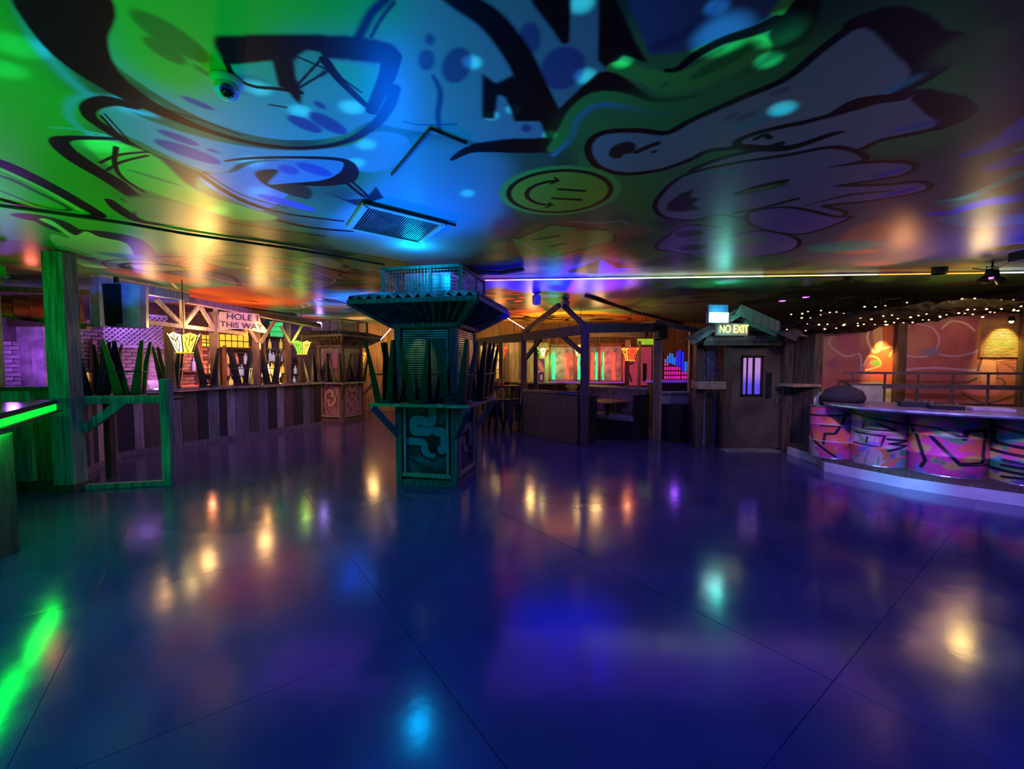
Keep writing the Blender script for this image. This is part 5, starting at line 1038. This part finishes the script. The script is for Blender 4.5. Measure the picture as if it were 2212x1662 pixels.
dpart(1596, 1643, .93, .965, -.015, .03, BLACK, 'pane_frame'); dpart(1596, 1643, 1.615, 1.65, -.015, .03, BLACK, 'pane_frame')
dpart(1650, 1661, .9, 1.35, -.02, .0, BLACK, 'push_plate'); MB().tube([pxz(1677, .82, HD-.03), pxz(1677, .90, HD-.03)], .012, 8).build('handle', STEEL, dr)
tag(MB().box(pxz(1618, .012, 7.15), (.95, .25, .02)).build('threshold', mat('worn_threshold', (.3,.28,.26), .4)), 'pale worn threshold strip in front of the door', 'threshold')
# exit sign boxes
ex = thing('exit_sign', 'bright white and cyan emergency exit light box above hut roof', 'sign', at(1553, 686, 6.9)); p = at(1553, 686, 6.9)
MB().box(p+Vector((0,.05,0)), (.36, .08, .19), R(6)).build('case', mat('teal_grey_case', (.2,.35,.36), .5), ex, bevel=.008); MB().box(p+Vector((0,.0,0)), (.325, .015, .15), R(6)).build('lit_face', glow('cyan_white_face', (.55,1,.98), 9), ex)
MB().box(p+Vector((0,.05,.15)), (.34, .05, .12), R(6)).build('top_bracket', mat('blue_bracket', (.10,.16,.4), .5), ex)
lamp('exit_light', 'POINT', p+Vector((0,-.15,.05)), (.05, 1, .8), 5, None, .06); lamp('exit_light_up', 'SPOT', p+Vector((0,-.2,.1)), (.05, 1, .75), 16, p+Vector((0,-.3,1)), .05, 60, .8)
ne = thing('no_exit_sign', 'lit yellow NO EXIT sign hanging under cyan light box', 'sign', at(1583, 712, 7.0)); p = at(1583, 712, 7.0)
MB().box(p+Vector((0,.04,0)), (.54, .08, .205), R(3)).build('case', mat('white_sign_case', (.42,.42,.36), .5, emit=.10, ecol=(.7,.7,.45)), ne, bevel=.012)
textmesh('lettering', 'NO EXIT', .150, glow('yellow_letter_glow', (1,.85,.18), 2.6), ne, facing(p+Vector((.015,-.008,0)), 0, -1) @ Matrix.Diagonal((.84, 1.25, 1, 1)))
# ------------------------------------------------------------------ dj booth of painted drums
st = thing('booth_step', 'curved white platform step in blue light below the drums', 'platform', (5.4, 5.6, 0))
E = [onz(1768, 1004, 0), onz(1780, 1018, 0), onz(1850, 1034, 0), onz(1950, 1055, 0), onz(2050, 1071, 0), onz(2130, 1083, 0), onz(2212, 1095, 0), onz(2330, 1112, 0), onz(2500, 1140, 0)]
poly = [(v.x, v.y) for v in E]+[(8.8, 3.2), (8.8, 7.2), (4.6, 6.9)]
MB().prism(poly, 0, .12).build('step_face', WHITEP, st); MB().prism([(x+.04, y+.06) for x, y in poly], .12, .165).build('deck', WOODD, st)
def drum_paint(n, seed, cols, strokes, lite):
    p = Paint(2.0, 1.0, .006, 0, 0, cols[0], seed, .5, [tuple(c*.6 for c in cols[1])], .4); rn = random.Random(seed)
    for k in range(70):
        x, y = rn.random()*1.8+.1, rn.random(); c = rn.choice(cols); p.ell((x, y), rn.uniform(.05, .2), rn.uniform(.04, .13), rn.uniform(-.9, .9), c, .02, .9)
    for k in range(60):
        x, y = rn.random()*2, rn.random(); p.line([(x, y), (x+rn.uniform(-.03,.03), y-rn.uniform(.05,.2))], rn.uniform(.008,.025), rn.choice(cols), .01, a=.8)
    for P, wd in strokes: p.line([(1+(x-.5)*.92+rn.uniform(-.02,.02), y+rn.uniform(-.02,.02)) for x, y in P], wd*.8, (.01,.012,.03), .012, sm=False)
    for P, wd in lite: p.line([(1+(x-.5)*.92, y) for x, y in P], wd, (.75,.6,.6), .012)
    return image_mat(n, p.image(n), .42, .5)
PKc, ORc, GNc, TLc, VIc, YEc, CRc = (.85,.08,.40), (.85,.17,.08), (.08,.42,.12), (.05,.40,.45), (.32,.16,.62), (.60,.50,.10), (.62,.50,.48)
DR = [((4.66, 6.02), .27, drum_paint('drum_paint_a', 1, [PKc, ORc, ORc, PKc, CRc, VIc], [([(0,.80),(.75,.86)], .05), ([(.70,.9),(.66,.70),(.56,.50),(.38,.48),(.38,.30)], .055), ([(.02,.72),(.05,.50),(.2,.30),(.55,.06)], .05), ([(.3,.62),(.62,.62)], .03)], [([(0,.62),(.5,.66),(1,.6)], .02), ([(0,.33),(1,.33)], .015)])),
      ((4.96, 5.58), .31, drum_paint('drum_paint_b', 2, [CRc, VIc, GNc, ORc, TLc, PKc], [([(.1,.92),(.9,.76)], .05), ([(.3,.80),(.3,.66),(.7,.66),(.45,.76)], .04), ([(.18,.58),(.55,.56),(.5,.34),(.16,.38)], .035), ([(.6,.5),(.9,.5),(.62,.42),(.85,.38),(.6,.32)], .05), ([(.35,.5),(.35,.4)], .03)], [([(.1,.64),(.7,.62)], .02)])),
      ((5.38, 5.12), .365, drum_paint('drum_paint_c', 3, [PKc, VIc, ORc, GNc, YEc, PKc], [([(.14,.78),(.42,.78),(.62,.64)], .05), ([(.14,.78),(.2,.66),(.24,.66),(.34,.22),(.30,.12)], .05), ([(.36,.62),(.60,.24),(.80,.28)], .05), ([(.64,.64),(.64,.78),(.86,.78),(.84,.28)], .06), ([(.6,.22),(.95,.22)], .03)], [([(0,.66),(1,.64)], .012)])),
      ((5.92, 4.68), .38, drum_paint('drum_paint_d', 4, [GNc, VIc, PKc, TLc, YEc, ORc], [([(.15,.85),(.9,.66),(.95,.5),(.2,.6),(.15,.85)], .06), ([(.12,.44),(.12,.2),(.9,.14),(.9,.4),(.12,.48)], .06), ([(.28,.36),(.7,.34)], .05), ([(.3,.1),(.9,.18)], .05), ([(.28,.28),(.7,.26)], .05)], [])),
      ((6.62, 4.15), .38, MATS and None)]
for k, ((x, y), r_, m) in enumerate(DR):
    m = m or DR[1][2]; t = thing('painted_drum', ['leftmost graffiti drum, pink and red with black letter', 'second graffiti drum, pale with green and orange and black lettering', 'third graffiti drum, violet and pink with large black N', 'fourth graffiti drum, green and violet with heavy black lettering', 'fifth graffiti drum at right edge of booth'][k], 'drum', (x, y, .165)); h_ = .735
    prof = [(r_*.97, .0), (r_, .015), (r_, h_*.30), (r_*1.03, h_*.32), (r_*1.03, h_*.34), (r_, h_*.36), (r_, h_*.63), (r_*1.03, h_*.65), (r_*1.03, h_*.67), (r_, h_*.69), (r_, h_-.015), (r_*1.0, h_)]
    a0 = math.atan2(-y, -x)-math.pi
    b_ = MB().lathe(prof, 40, (x, y, .165), a0, a0+2*math.pi).build('barrel', m, t, True)
    for z in (.005, h_): MB().tube([(x+r_*math.cos(q), y+r_*math.sin(q), .165+z) for q in [2*math.pi*i/28 for i in range(28)]], .012, 6, True).build('rim', STEEL, t)
# counter on the drums
dj = thing('dj_counter', 'curved dj counter with metal edge resting on the drums', 'counter', (5.6, 5.3, .92))
F = [pxz(1776, 0, 5.95), pxz(1792, 0, 5.65), pxz(1850, 0, 5.25), pxz(1950, 0, 4.9), pxz(2060, 0, 4.6), pxz(2212, 0, 4.28), pxz(2400, 0, 3.9)]
Bk = [pxz(1800, 0, 6.5), pxz(1815, 0, 6.4), pxz(1880, 0, 6.1), pxz(1980, 0, 5.8), pxz(2080, 0, 5.5), pxz(2200, 0, 5.25), pxz(2330, 0, 4.9)]
n_ = len(F); vs = [v+Vector((0,0,z)) for z in (.92, .955) for v in F+Bk]
MB().add(vs, [(i, i+1, n_+i+1, n_+i) for i in range(n_-1)]+[(2*n_+i, 3*n_+i, 3*n_+i+1, 2*n_+i+1) for i in range(n_-1)]+[(i, 2*n_+i, 2*n_+i+1, i+1) for i in range(n_-1)]+[(n_+i, n_+i+1, 3*n_+i+1, 3*n_+i) for i in range(n_-1)]+[(0, n_, 3*n_, 2*n_), (n_-1, 3*n_-1, 4*n_-1, 2*n_-1)]).build('top', mat('mottled_counter', (.26,.20,.28), .3, var=.5, scale=9, bump=0), dj)
MB().tube([v+Vector((0,-.005,.937)) for v in F], .021, 6).build('metal_edge', STEEL, dj)
# equipment on the counter
def box_thing(nm, px, Y, z, d, rz, m, label, cat, knobs=0):
    p = pxz(px, 0, Y)+Vector((0,0,z)); t = thing(nm, label, cat, p); MB().box(p+Vector((0,0,d[2]/2)), d, rz).build('case', m, t, bevel=.006)
    for k in range(knobs): MB().tube([p+Matrix.Rotation(rz,3,'Z')@Vector((-d[0]*.35+.7*d[0]*k/max(1,knobs-1), -d[1]*.1, d[2])), p+Matrix.Rotation(rz,3,'Z')@Vector((-d[0]*.35+.7*d[0]*k/max(1,knobs-1), -d[1]*.1, d[2]+.02))], .012, 6).build('knob', STEEL, t)
    return t
box_thing('dj_mixer', 1975, 5.35, .955, (.36, .26, .06), -.6, BLACK, 'black mixer lying on middle of dj counter', 'mixer', 5)
box_thing('dj_deck', 2030, 5.1, .955, (.30, .3, .05), -.6, BLACKM, 'black deck right of the mixer on dj counter', 'deck', 3)
box_thing('flat_case', 2130, 4.85, .955, (.34, .24, .035), -.6, mat('pink_white_case', (.6,.45,.55), .4), 'pale pink case lying on right part of dj counter', 'case', 0)
bg = thing('equipment_bag', 'dark lumpy bag on left end of dj counter', 'bag', pxz(1815, .955, 6.05)); q_ = pxz(1815, 0, 6.02)
MB().lathe([(.001,0),(.24,.0),(.27,.07),(.22,.17),(.12,.22),(.001,.23)], 14, (q_.x, q_.y, .955)).build('body', mat('dark_bag_cloth', (.04,.03,.05), .8, bump=.5, scale=12), bg, True); MB().tube([q_+Vector((-.1,0,1.16)), q_+Vector((-.05,0,1.24)), q_+Vector((.05,0,1.24)), q_+Vector((.1,0,1.16))], .01, 6).build('handle', BLACK, bg)
tag(MB().box(pxz(1872, 1.04, 6.25), (.36, .04, .28), -.3).build('paper_sheet', mat('pale_green_sheet', (.50,.55,.42), .6)), 'pale green sheet standing behind the bag', 'sheet')
cyb = thing('round_mirror', 'dim round blue disc on side of hut beside first drum', 'disc', at(1766, 872, 6.3)); c_ = at(1766, 874, 6.3)
MB().lathe([(.001,0),(.17,0),(.18,.02),(.17,.04),(.001,.04)], 20).build('disc', mat('blue_grey_disc', (.25,.30,.40), .3), cyb, True, local=True); MB().tube([(.18*math.cos(2*math.pi*i/24), .18*math.sin(2*math.pi*i/24), .02) for i in range(24)], .012, 6, True).build('rim', STEEL, cyb, local=True); cyb.rotation_euler = (R(90), 0, R(35))
# mural wall of the booth
W0, W1 = pxz(1762, 0, 7.3), pxz(2330, 0, 6.5); WL = (W1-W0).length; wd_ = (W1-W0).normalized(); wn_ = Vector((wd_.y, -wd_.x, 0))
mp_ = Paint(WL, 1.5, .006, 0, 0, (.42,.12,.13), 41, .3, [(.34,.10,.20), (.46,.20,.16)], .6)
def W(*P):          # photo pixel on the booth wall -> wall coordinates
    out = []
    for x, y in P:
        k = (x-CX)/FPX; s_ = (k*W0.y-W0.x)/(wd_.x-k*wd_.y); Y = W0.y+wd_.y*s_; out.append((s_, CAMH+(787-y)*Y/900-.85))
    return out
LC, RD = (.55,.38,.52), (.62,.10,.05)
mp_.poly(W((1880,690),(1930,690),(1930,840),(1880,840)), (.70,.16,.06), sm=False); mp_.poly(W((2110,690),(2195,690),(2195,760),(2120,800),(2105,740)), (.70,.35,.10), sm=False, soft=.05)  # orange and yellow patches: spotlight pools painted into the wall colour
for P, wdt, c in [(((1850,710),(1800,722),(1790,745),(1825,770),(1855,765),(1860,800)), .03, LC), (((1880,700),(1870,730),(1885,760),(1900,750),(1898,710)), .04, (.85,.62,.35)), (((1920,770),(1925,750),(1900,755)), .03, (.8,.6,.3)),
                  (((1865,790),(1875,770),(1895,775),(1900,790),(1870,800)), .03, (.8,.6,.25)), (((1960,705),(1940,735),(1950,765),(2000,770),(2025,740),(2010,710),(1975,700)), .025, LC), (((2030,710),(2050,695),(2080,700),(2100,715)), .03, (.7,.5,.45)),
                  (((2020,765),(2060,770),(2100,762),(2120,750)), .025, LC), (((1950,800),(2010,795),(2100,800),(2118,795)), .035, (.6,.35,.5)), (((2125,750),(2118,775),(2112,800)), .04, (.15,.06,.08)), (((2140,748),(2148,780),(2155,810)), .03, (.15,.06,.08)),
                  (((2110,818),(2090,830),(2130,845),(2170,832),(2160,818),(2120,815)), .03, (.12,.05,.08)), (((2080,850),(2130,872),(2180,860),(2200,850)), .03, (.12,.05,.08)), (((1810,700),(1850,695),(1870,690)), .02, (.3,.1,.15))]: mp_.line(W(*P), wdt, c, .01)
mp_.poly(W((2080,835),(2110,825),(2160,835),(2150,855),(2100,852)), (.62,.14,.24)); mp_.poly(W((2125,755),(2145,750),(2150,830),(2120,825)), (.60,.25,.22)); mp_.poly(W((1850,705),(1810,720),(1805,740),(1850,765)), (.40,.10,.18), soft=.03)
mp_.poly(W((1882,715),(1896,705),(1900,740),(1890,758)), (.85,.50,.20)); mp_.ell(W((2010,760))[0], .12, .08, 0, (.25,.18,.30), .04); mp_.ell(W((1890,785))[0], .08, .05, 0, (.20,.5,.10), .02)
mp_.poly(W((1860,830),(1920,830),(1920,875),(1850,875)), (.40,.45,.36), soft=.04)
for k in range(9): mp_.line(W((2120+k*8,770+k*3),(2200,742+k*9)), .014, (.15,.05,.06), .006, sm=False)
mw = thing('mural_wall', 'red graffiti wall behind the dj counter', 'wall panel', (W0+W1)/2)
MB().quad(W0+Vector((0,0,.85)), W1+Vector((0,0,.85)), W1+Vector((0,0,2.35)), W0+Vector((0,0,2.35))).build('painted_face', image_mat('booth_mural_paint', mp_.image('booth_mural'), .55), mw)
MB().box((W0+W1)/2-wn_*.05+Vector((0,0,1.2)), (WL, .08, 2.4), math.atan2(wd_.y, wd_.x)).build('backing', WALLM, mw)
cs = MB(); s0, s1 = W((2112,700))[0][0], W((2196,700))[0][0]
for k in range(26): cs.bar(W0+wd_*s0+wn_*.012+Vector((0,0,1.62+k*.024)), W0+wd_*s1+wn_*.012+Vector((0,0,1.62+k*.024)), .012, .012)
cs.build('corrugated_ribs', mat('pink_orange_ribs', (.70,.38,.18), .5, bump=0), mw)['kind'] = 'stuff'
for px in (1937, 2205): p = W0+wd_*W((px,700))[0][0]+wn_*.05; tag(MB().box(p+Vector((0,0,1.35)), (.13, .12, 2.2), math.atan2(wd_.y, wd_.x)).build('wall_post', WOODD), 'dark timber post '+('between the two red mural panels' if px < 2000 else 'right of the yellow lit mural panel'), 'post')
# rails in front of the mural
rl = thing('booth_railing', 'thin steel railing in front of red mural wall', 'railing', pxz(2000, 0, 6.4)); RM = mat('dull_steel', (.16,.13,.17), .5, metal=.3)
ra, rb = pxz(1815, 0, 6.75), pxz(2260, 0, 6.1)
for z in (1.36, 1.15): MB().bar(ra+Vector((0,0,z)), rb+Vector((0,0,z)), .03, .035 if z > 1.3 else .07).build('rail', RM, rl)
for k in range(6): p = ra.lerp(rb, (k+.3)/6); MB().bar(p+Vector((0,0,.5)), p+Vector((0,0,1.36)), .022, .022).build('baluster', RM, rl)
# fairy lights below a dark net
NETSHADE = mat('black_net_shade', (.008,.010,.009), .9)
nt_ = thing('ceiling_net', 'dark drooping net with added shade sheet above the dj booth holding fairy lights', 'net', (6.2, 6.2, 2.6)); rn = random.Random(11)
NX, NYn = 44, 9; vs = []
for j in range(NYn):
    for i in range(NX):
        x = 1685+i*15.5; yy_ = max(648, 694-.12*(x-1690))+5*j+rn.uniform(-4, 4)+3*math.sin(i*.6+j); vs.append(at(x, yy_, 5.8+.16*j))
MB().add(vs, [(j*NX+i, j*NX+i+1, (j+1)*NX+i+1, (j+1)*NX+i) for j in range(NYn-1) for i in range(NX-1)]).build('shade_sheet', NETSHADE, nt_)  # dark sheet added to stand for the darkness behind the lights
mb = MB()
for i in range(40):
    x = 1692+i*16+rn.uniform(-5, 5); j = rn.uniform(0, 7); a = pxz(x, 2.5, 6.0+.15*j); mb.tube([a, a+Vector((rn.uniform(-.12,.12), 0, -rn.uniform(.05,.16))), a+Vector((rn.uniform(.1,.3), .05, -.02))], .006, 4)
mb.build('netting', NETSHADE, nt_)['kind'] = 'stuff'
fr_ = [(1700,700),(1730,712),(1745,690),(1780,702)]
fl = thing('fairy_lights', 'string of small warm fairy lights draped over the dj booth', 'lights', (6.2, 6.3, 2.3)); BUL = glow('fairy_bulb', (1,.55,.20), 6, False); bm0 = None
for s_ in range(4):
    pts = []
    for k in range(30):
        x = 1706+k*20+rn.uniform(-8, 8); base = 706-.085*(x-1706)+ (0, 8, -14, -24)[s_]; base = max(base, 650 if s_ else 656)
        y = base+rn.uniform(-7, 7); pts.append(at(x, y, 6.2+.25*s_))
    MB().tube(pts, .004, 3).build('wire', BLACK, fl)
    for p in pts:
        if rn.random() < .22: continue
        if bm0 is None: o = MB().sphere((0,0,0), .011, 8, 5).build('bulb', BUL, fl, True, local=True); bm0 = o
        else: o = bm0.copy(); COL.objects.link(o)
        o.parent = fl; o.location = p-Vector(fl.location); k_ = rn.uniform(.7, 1.3); o.scale = (k_*1.4, k_, k_*.8)
lamp('fairy_fill', 'AREA', (6.0, 6.2, 2.35), WARM, 3, (6.0, 6.2, 5), None, sx=2.5, sy=.8)
lamp('fairy_fill_down', 'AREA', (6.4, 6.0, 2.3), (1,.5,.35), 6, (6.0, 6.6, 0), None, sx=2.5, sy=.4)
lamp('mural_orange', 'SPOT', W0+wd_*W((1900,700))[0][0]+wn_*.22+Vector((0,0,2.14)), (1,.50,.12), 110, W0+wd_*W((1903,740))[0][0]+Vector((0,0,1.5)), .03, 42, .5)
lamp('mural_yellow', 'SPOT', W0+wd_*W((2158,700))[0][0]+wn_*.26+Vector((0,0,2.16)), (1,.75,.12), 80, W0+wd_*W((2158,740))[0][0]+Vector((0,0,1.8)), .03, 70, .7)
for px, l in ((1897, 'orange'), (2158, 'yellow')):
    p = W0+wd_*W((px,700))[0][0]+wn_*.16+Vector((0,0,2.18)); t = thing('picture_light', f'small wall spotlight above the {l} lit part of mural', 'light', p); MB().lathe([(.001,.07),(.03,.07),(.045,0),(.03,-.005)], 10, p).build('shade', BLACKM, t, True); MB().sphere(p+Vector((0,0,-.01)), .028, 8, 6).build('bulb', glow('bulb_glow', (1,.7,.35), 9), t, True)
lamp('right_ceiling_orange', 'SPOT', (5.2, 5.6, 2.0), (1,.40,.12), 80, onz(1890, 560, 2.8), .08, 70, 1)
lamp('right_ceiling_violet', 'SPOT', (4.2, 3.6, 1.6), (.4,.12,.9), 9, onz(1780, 470, 2.8), .08, 100, 1)
lamp('hut_teal', 'SPOT', (3.9, 5.4, 2.35), (.15,1,.65), 12, (4.1, 7.2, 2.2), .05, 80, 1)
lamp('hut_fill', 'SPOT', (3.4, 3.8, 2.4), (.9,.7,.85), 48, (4.0, 7.3, 1.2), .1, 60, 1)
lamp('booth_front_fill', 'SPOT', (1.0, 4.4, 2.5), (.75,.45,.8), 38, (1.9, 8.2, .8), .1, 60, 1)
lamp('bar_front_fill', 'SPOT', (-2.6, 5.2, 2.5), (.62,.42,1), 38, (-5.7, 8.0, .5), .1, 80, 1)
lamp('bar_end_fill', 'SPOT', (-3.2, 7.2, 2.4), (1,.4,.4), 60, (-4.5, 10.6, .6), .1, 60, 1)
# ------------------------------------------------------------------ ceiling fittings
ls = thing('led_strip', 'thin glowing light strip running across the ceiling', 'light strip', (3.4, 6.1, CEIL)); a, b = onz(1045, 606, CEIL-.03), onz(2260, 588, CEIL-.03)
SEG = [(.0,.06,(.8,.2,1),4),(.06,.2,(.3,.25,1),5),(.2,.29,(.8,.8,1),6),(.29,.40,(1,.95,.8),7),(.40,.52,(1,.8,.45),6),(.52,.62,(1,.45,.1),4),(.62,.72,(1,.6,.3),4),(.72,.90,(1,.22,.03),4),(.90,1.0,(.9,.85,1),5)]
for k, (t0, t1, c, e) in enumerate(SEG): MB().bar(a.lerp(b, t0), a.lerp(b, t1), .014, .012).build('glowing_length', glow('led_%d' % k, c, e), ls)
MB().bar(a+Vector((0,.02,.02)), b+Vector((0,.02,.02)), .03, .015).build('channel', STEEL, ls)
for k, (p0, p1) in enumerate([((1094, 686, 9.4), (1137, 713, 12.2)), ((846, 708, 9.4), (822, 735, 11.6))]):
    a, b = at(*p0), at(*p1); t = thing('light_bar', f'slanting line of white lights {["right", "left"][k]} of the central island roof', 'light strip', a); MB().bar(a+Vector((0,0,.012)), b+Vector((0,0,.012)), .02, .012).build('channel', STEEL, t)
    for j in range(9): MB().bar(a.lerp(b, j/9), a.lerp(b, (j+.75)/9), .016, .014).build('glowing_length', glow('led_white', (1,.85,.7), 3), t)
# security camera
c0 = onz(490, 170, CEIL); sc_ = thing('security_camera', 'white dome security camera on ceiling, dark lens', 'camera', c0)
dv = (Vector((0, 0, 1.5))-c0).normalized()
MB().lathe([(.001,0),(.062,0),(.066,-.012),(.055,-.03),(.001,-.03)], 24, c0).build('base_plate', WHITEP, sc_, True)
MB().sphere(c0+Vector((0,0,-.045)), .05, 20, 12).build('dome', WHITEP, sc_, True)
lc = c0+Vector((0,0,-.045))+dv*.030+Vector((0,0,-.006)); MB().sphere(lc, .030, 16, 10).build('lens', mat('lens_glass', (.01,.01,.015), .08, bump=0), sc_, True)
# air grille and access panel
vq = [onz(787, 436, CEIL), onz(757, 487, CEIL), onz(903, 519, CEIL), onz(963, 478, CEIL)]; vg = thing('ceiling_grille', 'square ventilation grille with fine slats in ceiling', 'vent', (vq[0]+vq[2])/2); dz = Vector((0,0,-.02))
cc_ = (vq[0]+vq[1]+vq[2]+vq[3])/4; ux = ((vq[3]-vq[0])+(vq[2]-vq[1]))/4; uy = ((vq[1]-vq[0])+(vq[2]-vq[3]))/4
for s_, u_, v_ in ((1, ux, uy), (-1, ux, uy)): MB().bar(cc_+u_*s_+v_+dz, cc_+u_*s_-v_+dz, .05, .03).build('frame_bar', WHITEP, vg); MB().bar(cc_+u_+v_*s_+dz, cc_-u_+v_*s_+dz, .05, .03).build('frame_bar', WHITEP, vg)
for k in range(34): t_ = (k+.5)/34*2-1; MB().bar(cc_+ux*t_+uy*.95+dz*.8, cc_+ux*t_-uy*.95+dz*.8, .006, .02).build('slat', STEEL, vg)
MB().add([cc_+ux*a_+uy*b_+dz*.2 for a_, b_ in ((-1,-1),(1,-1),(1,1),(-1,1))], [(0,1,2,3)]).build('dark_backing', mat('blue_black_duct', (.06,.08,.14), .6), vg)
MB().bar(cc_+ux*1.3-uy*1.08+dz, cc_-ux*1.08-uy*1.08+dz, .012, .02).build('hinge_line', BLACK, vg)
tr1 = thing('access_panel_trim', 'dark L shaped edge of access panel in ceiling', 'trim', onz(930, 278, CEIL)); MB().bar(onz(846, 378, CEIL-.008), onz(930, 278, CEIL-.008), .012, .012).build('edge_strip', BLACK, tr1); MB().bar(onz(930, 278, CEIL-.008), onz(1008, 310, CEIL-.008), .012, .012).build('edge_strip', BLACK, tr1)
tag(MB().tube([onz(x, y, CEIL-.02) for x, y in ((-200,418),(0,444),(130,462),(280,484),(400,505),(520,522),(620,536),(740,556),(830,572))], .014, 6).build('ceiling_conduit', BLACK), 'long dark conduit running across left part of ceiling', 'conduit')
# stage lights on the right
def par(px, py, Y, label, ring=True, sc2=1.0, cols=(.8,.1,.9)):
    p = at(px, py, Y); t = thing('stage_light', label, 'light', p)
    MB().tube([p+Vector((0,0,.06*sc2)), Vector((p.x, p.y, CEIL))], .012, 6).build('hanger', BLACKM, t)
    MB().tube([p+Vector((-.07*sc2,0,.0)), p+Vector((-.07*sc2,0,.07*sc2)), p+Vector((.07*sc2,0,.07*sc2)), p+Vector((.07*sc2,0,0))], .008, 5).build('yoke', BLACKM, t)
    MB().lathe([(.001,.05*sc2),(.045*sc2,.05*sc2),(.06*sc2,.0),(.06*sc2,-.05*sc2),(.055*sc2,-.055*sc2)], 16, p).build('can', BLACK, t, True)
    if ring: MB().tube([p+Vector((.05*sc2*math.cos(2*math.pi*i/16), .05*sc2*math.sin(2*math.pi*i/16), -.055*sc2)) for i in range(16)], .007, 5, True).build('lit_ring', glow('magenta_ring', cols, 5), t)
    return t
PAR0 = par(2143, 590, 5.4, 'black stage light with magenta ring and two side heads on right', True, 1.1); par(1741, 636, 7.3, 'small stage light with magenta ring, right of the pair above hut', True, .9); par(1690, 644, 7.3, 'small stage light with magenta ring, left of the pair above hut', True, .9)
par(2030, 580, 5.7, 'black box stage light below the orange lit ceiling', False, 1.4); par(1832, 606, 6.2, 'small black stage light beside the light strip', False, .9)
for k, (x, y) in enumerate([(2122, 604), (2156, 604)]):
    p = at(x, y, 5.35); t = PAR0; s_ = -1 if k == 0 else 1
    MB().tube([p+Vector((-s_*.04,0,.04)), p+Vector((s_*.02,-.02,-.03))], [.025, .055], 10).build('side_head', BLACK, t, True); MB().tube([p+Vector((-s_*.04,0,.04)), at(2143, 592, 5.4)], .008, 5).build('arm', BLACKM, t)
for k, (x, y, Y) in enumerate([(2205, 553, 4.6)]):
    p = at(x, y, Y); t = thing('stage_speaker', 'dark box light at right edge of ceiling', 'light', p); MB().box(p+Vector((.08,0,0)), (.26,.16,.10)).build('body', BLACK, t, bevel=.01); MB().tube([p+Vector((.05,0,.0)), Vector((p.x+.05, p.y, CEIL))], .01, 5).build('hanger', BLACKM, t)
tag(MB().tube([at(2100, 580, 5.5), at(2143, 585, 5.4), at(2205, 558, 4.7)], .008, 5).build('lighting_truss_rod', STEEL), 'thin rod linking the stage lights on right', 'rod')
lamp('ceiling_glow_right', 'POINT', at(2120, 600, 5.6)-Vector((0,0,.3)), (1,.65,.2), 14, None, .1)
# beams and dark cords on the ceiling beyond the island
for k, (P, l) in enumerate([(((1265,640),(1370,675),(1480,702)), 'dark ceiling batten running towards the hut'), (((940,586),(1080,590),(1130,582)), 'dark batten on ceiling above central island')]):
    tag(MB().tube([onz(x, y, CEIL-.03) for x, y in P], .03, 5).build('ceiling_batten', WOODD), l, 'batten')
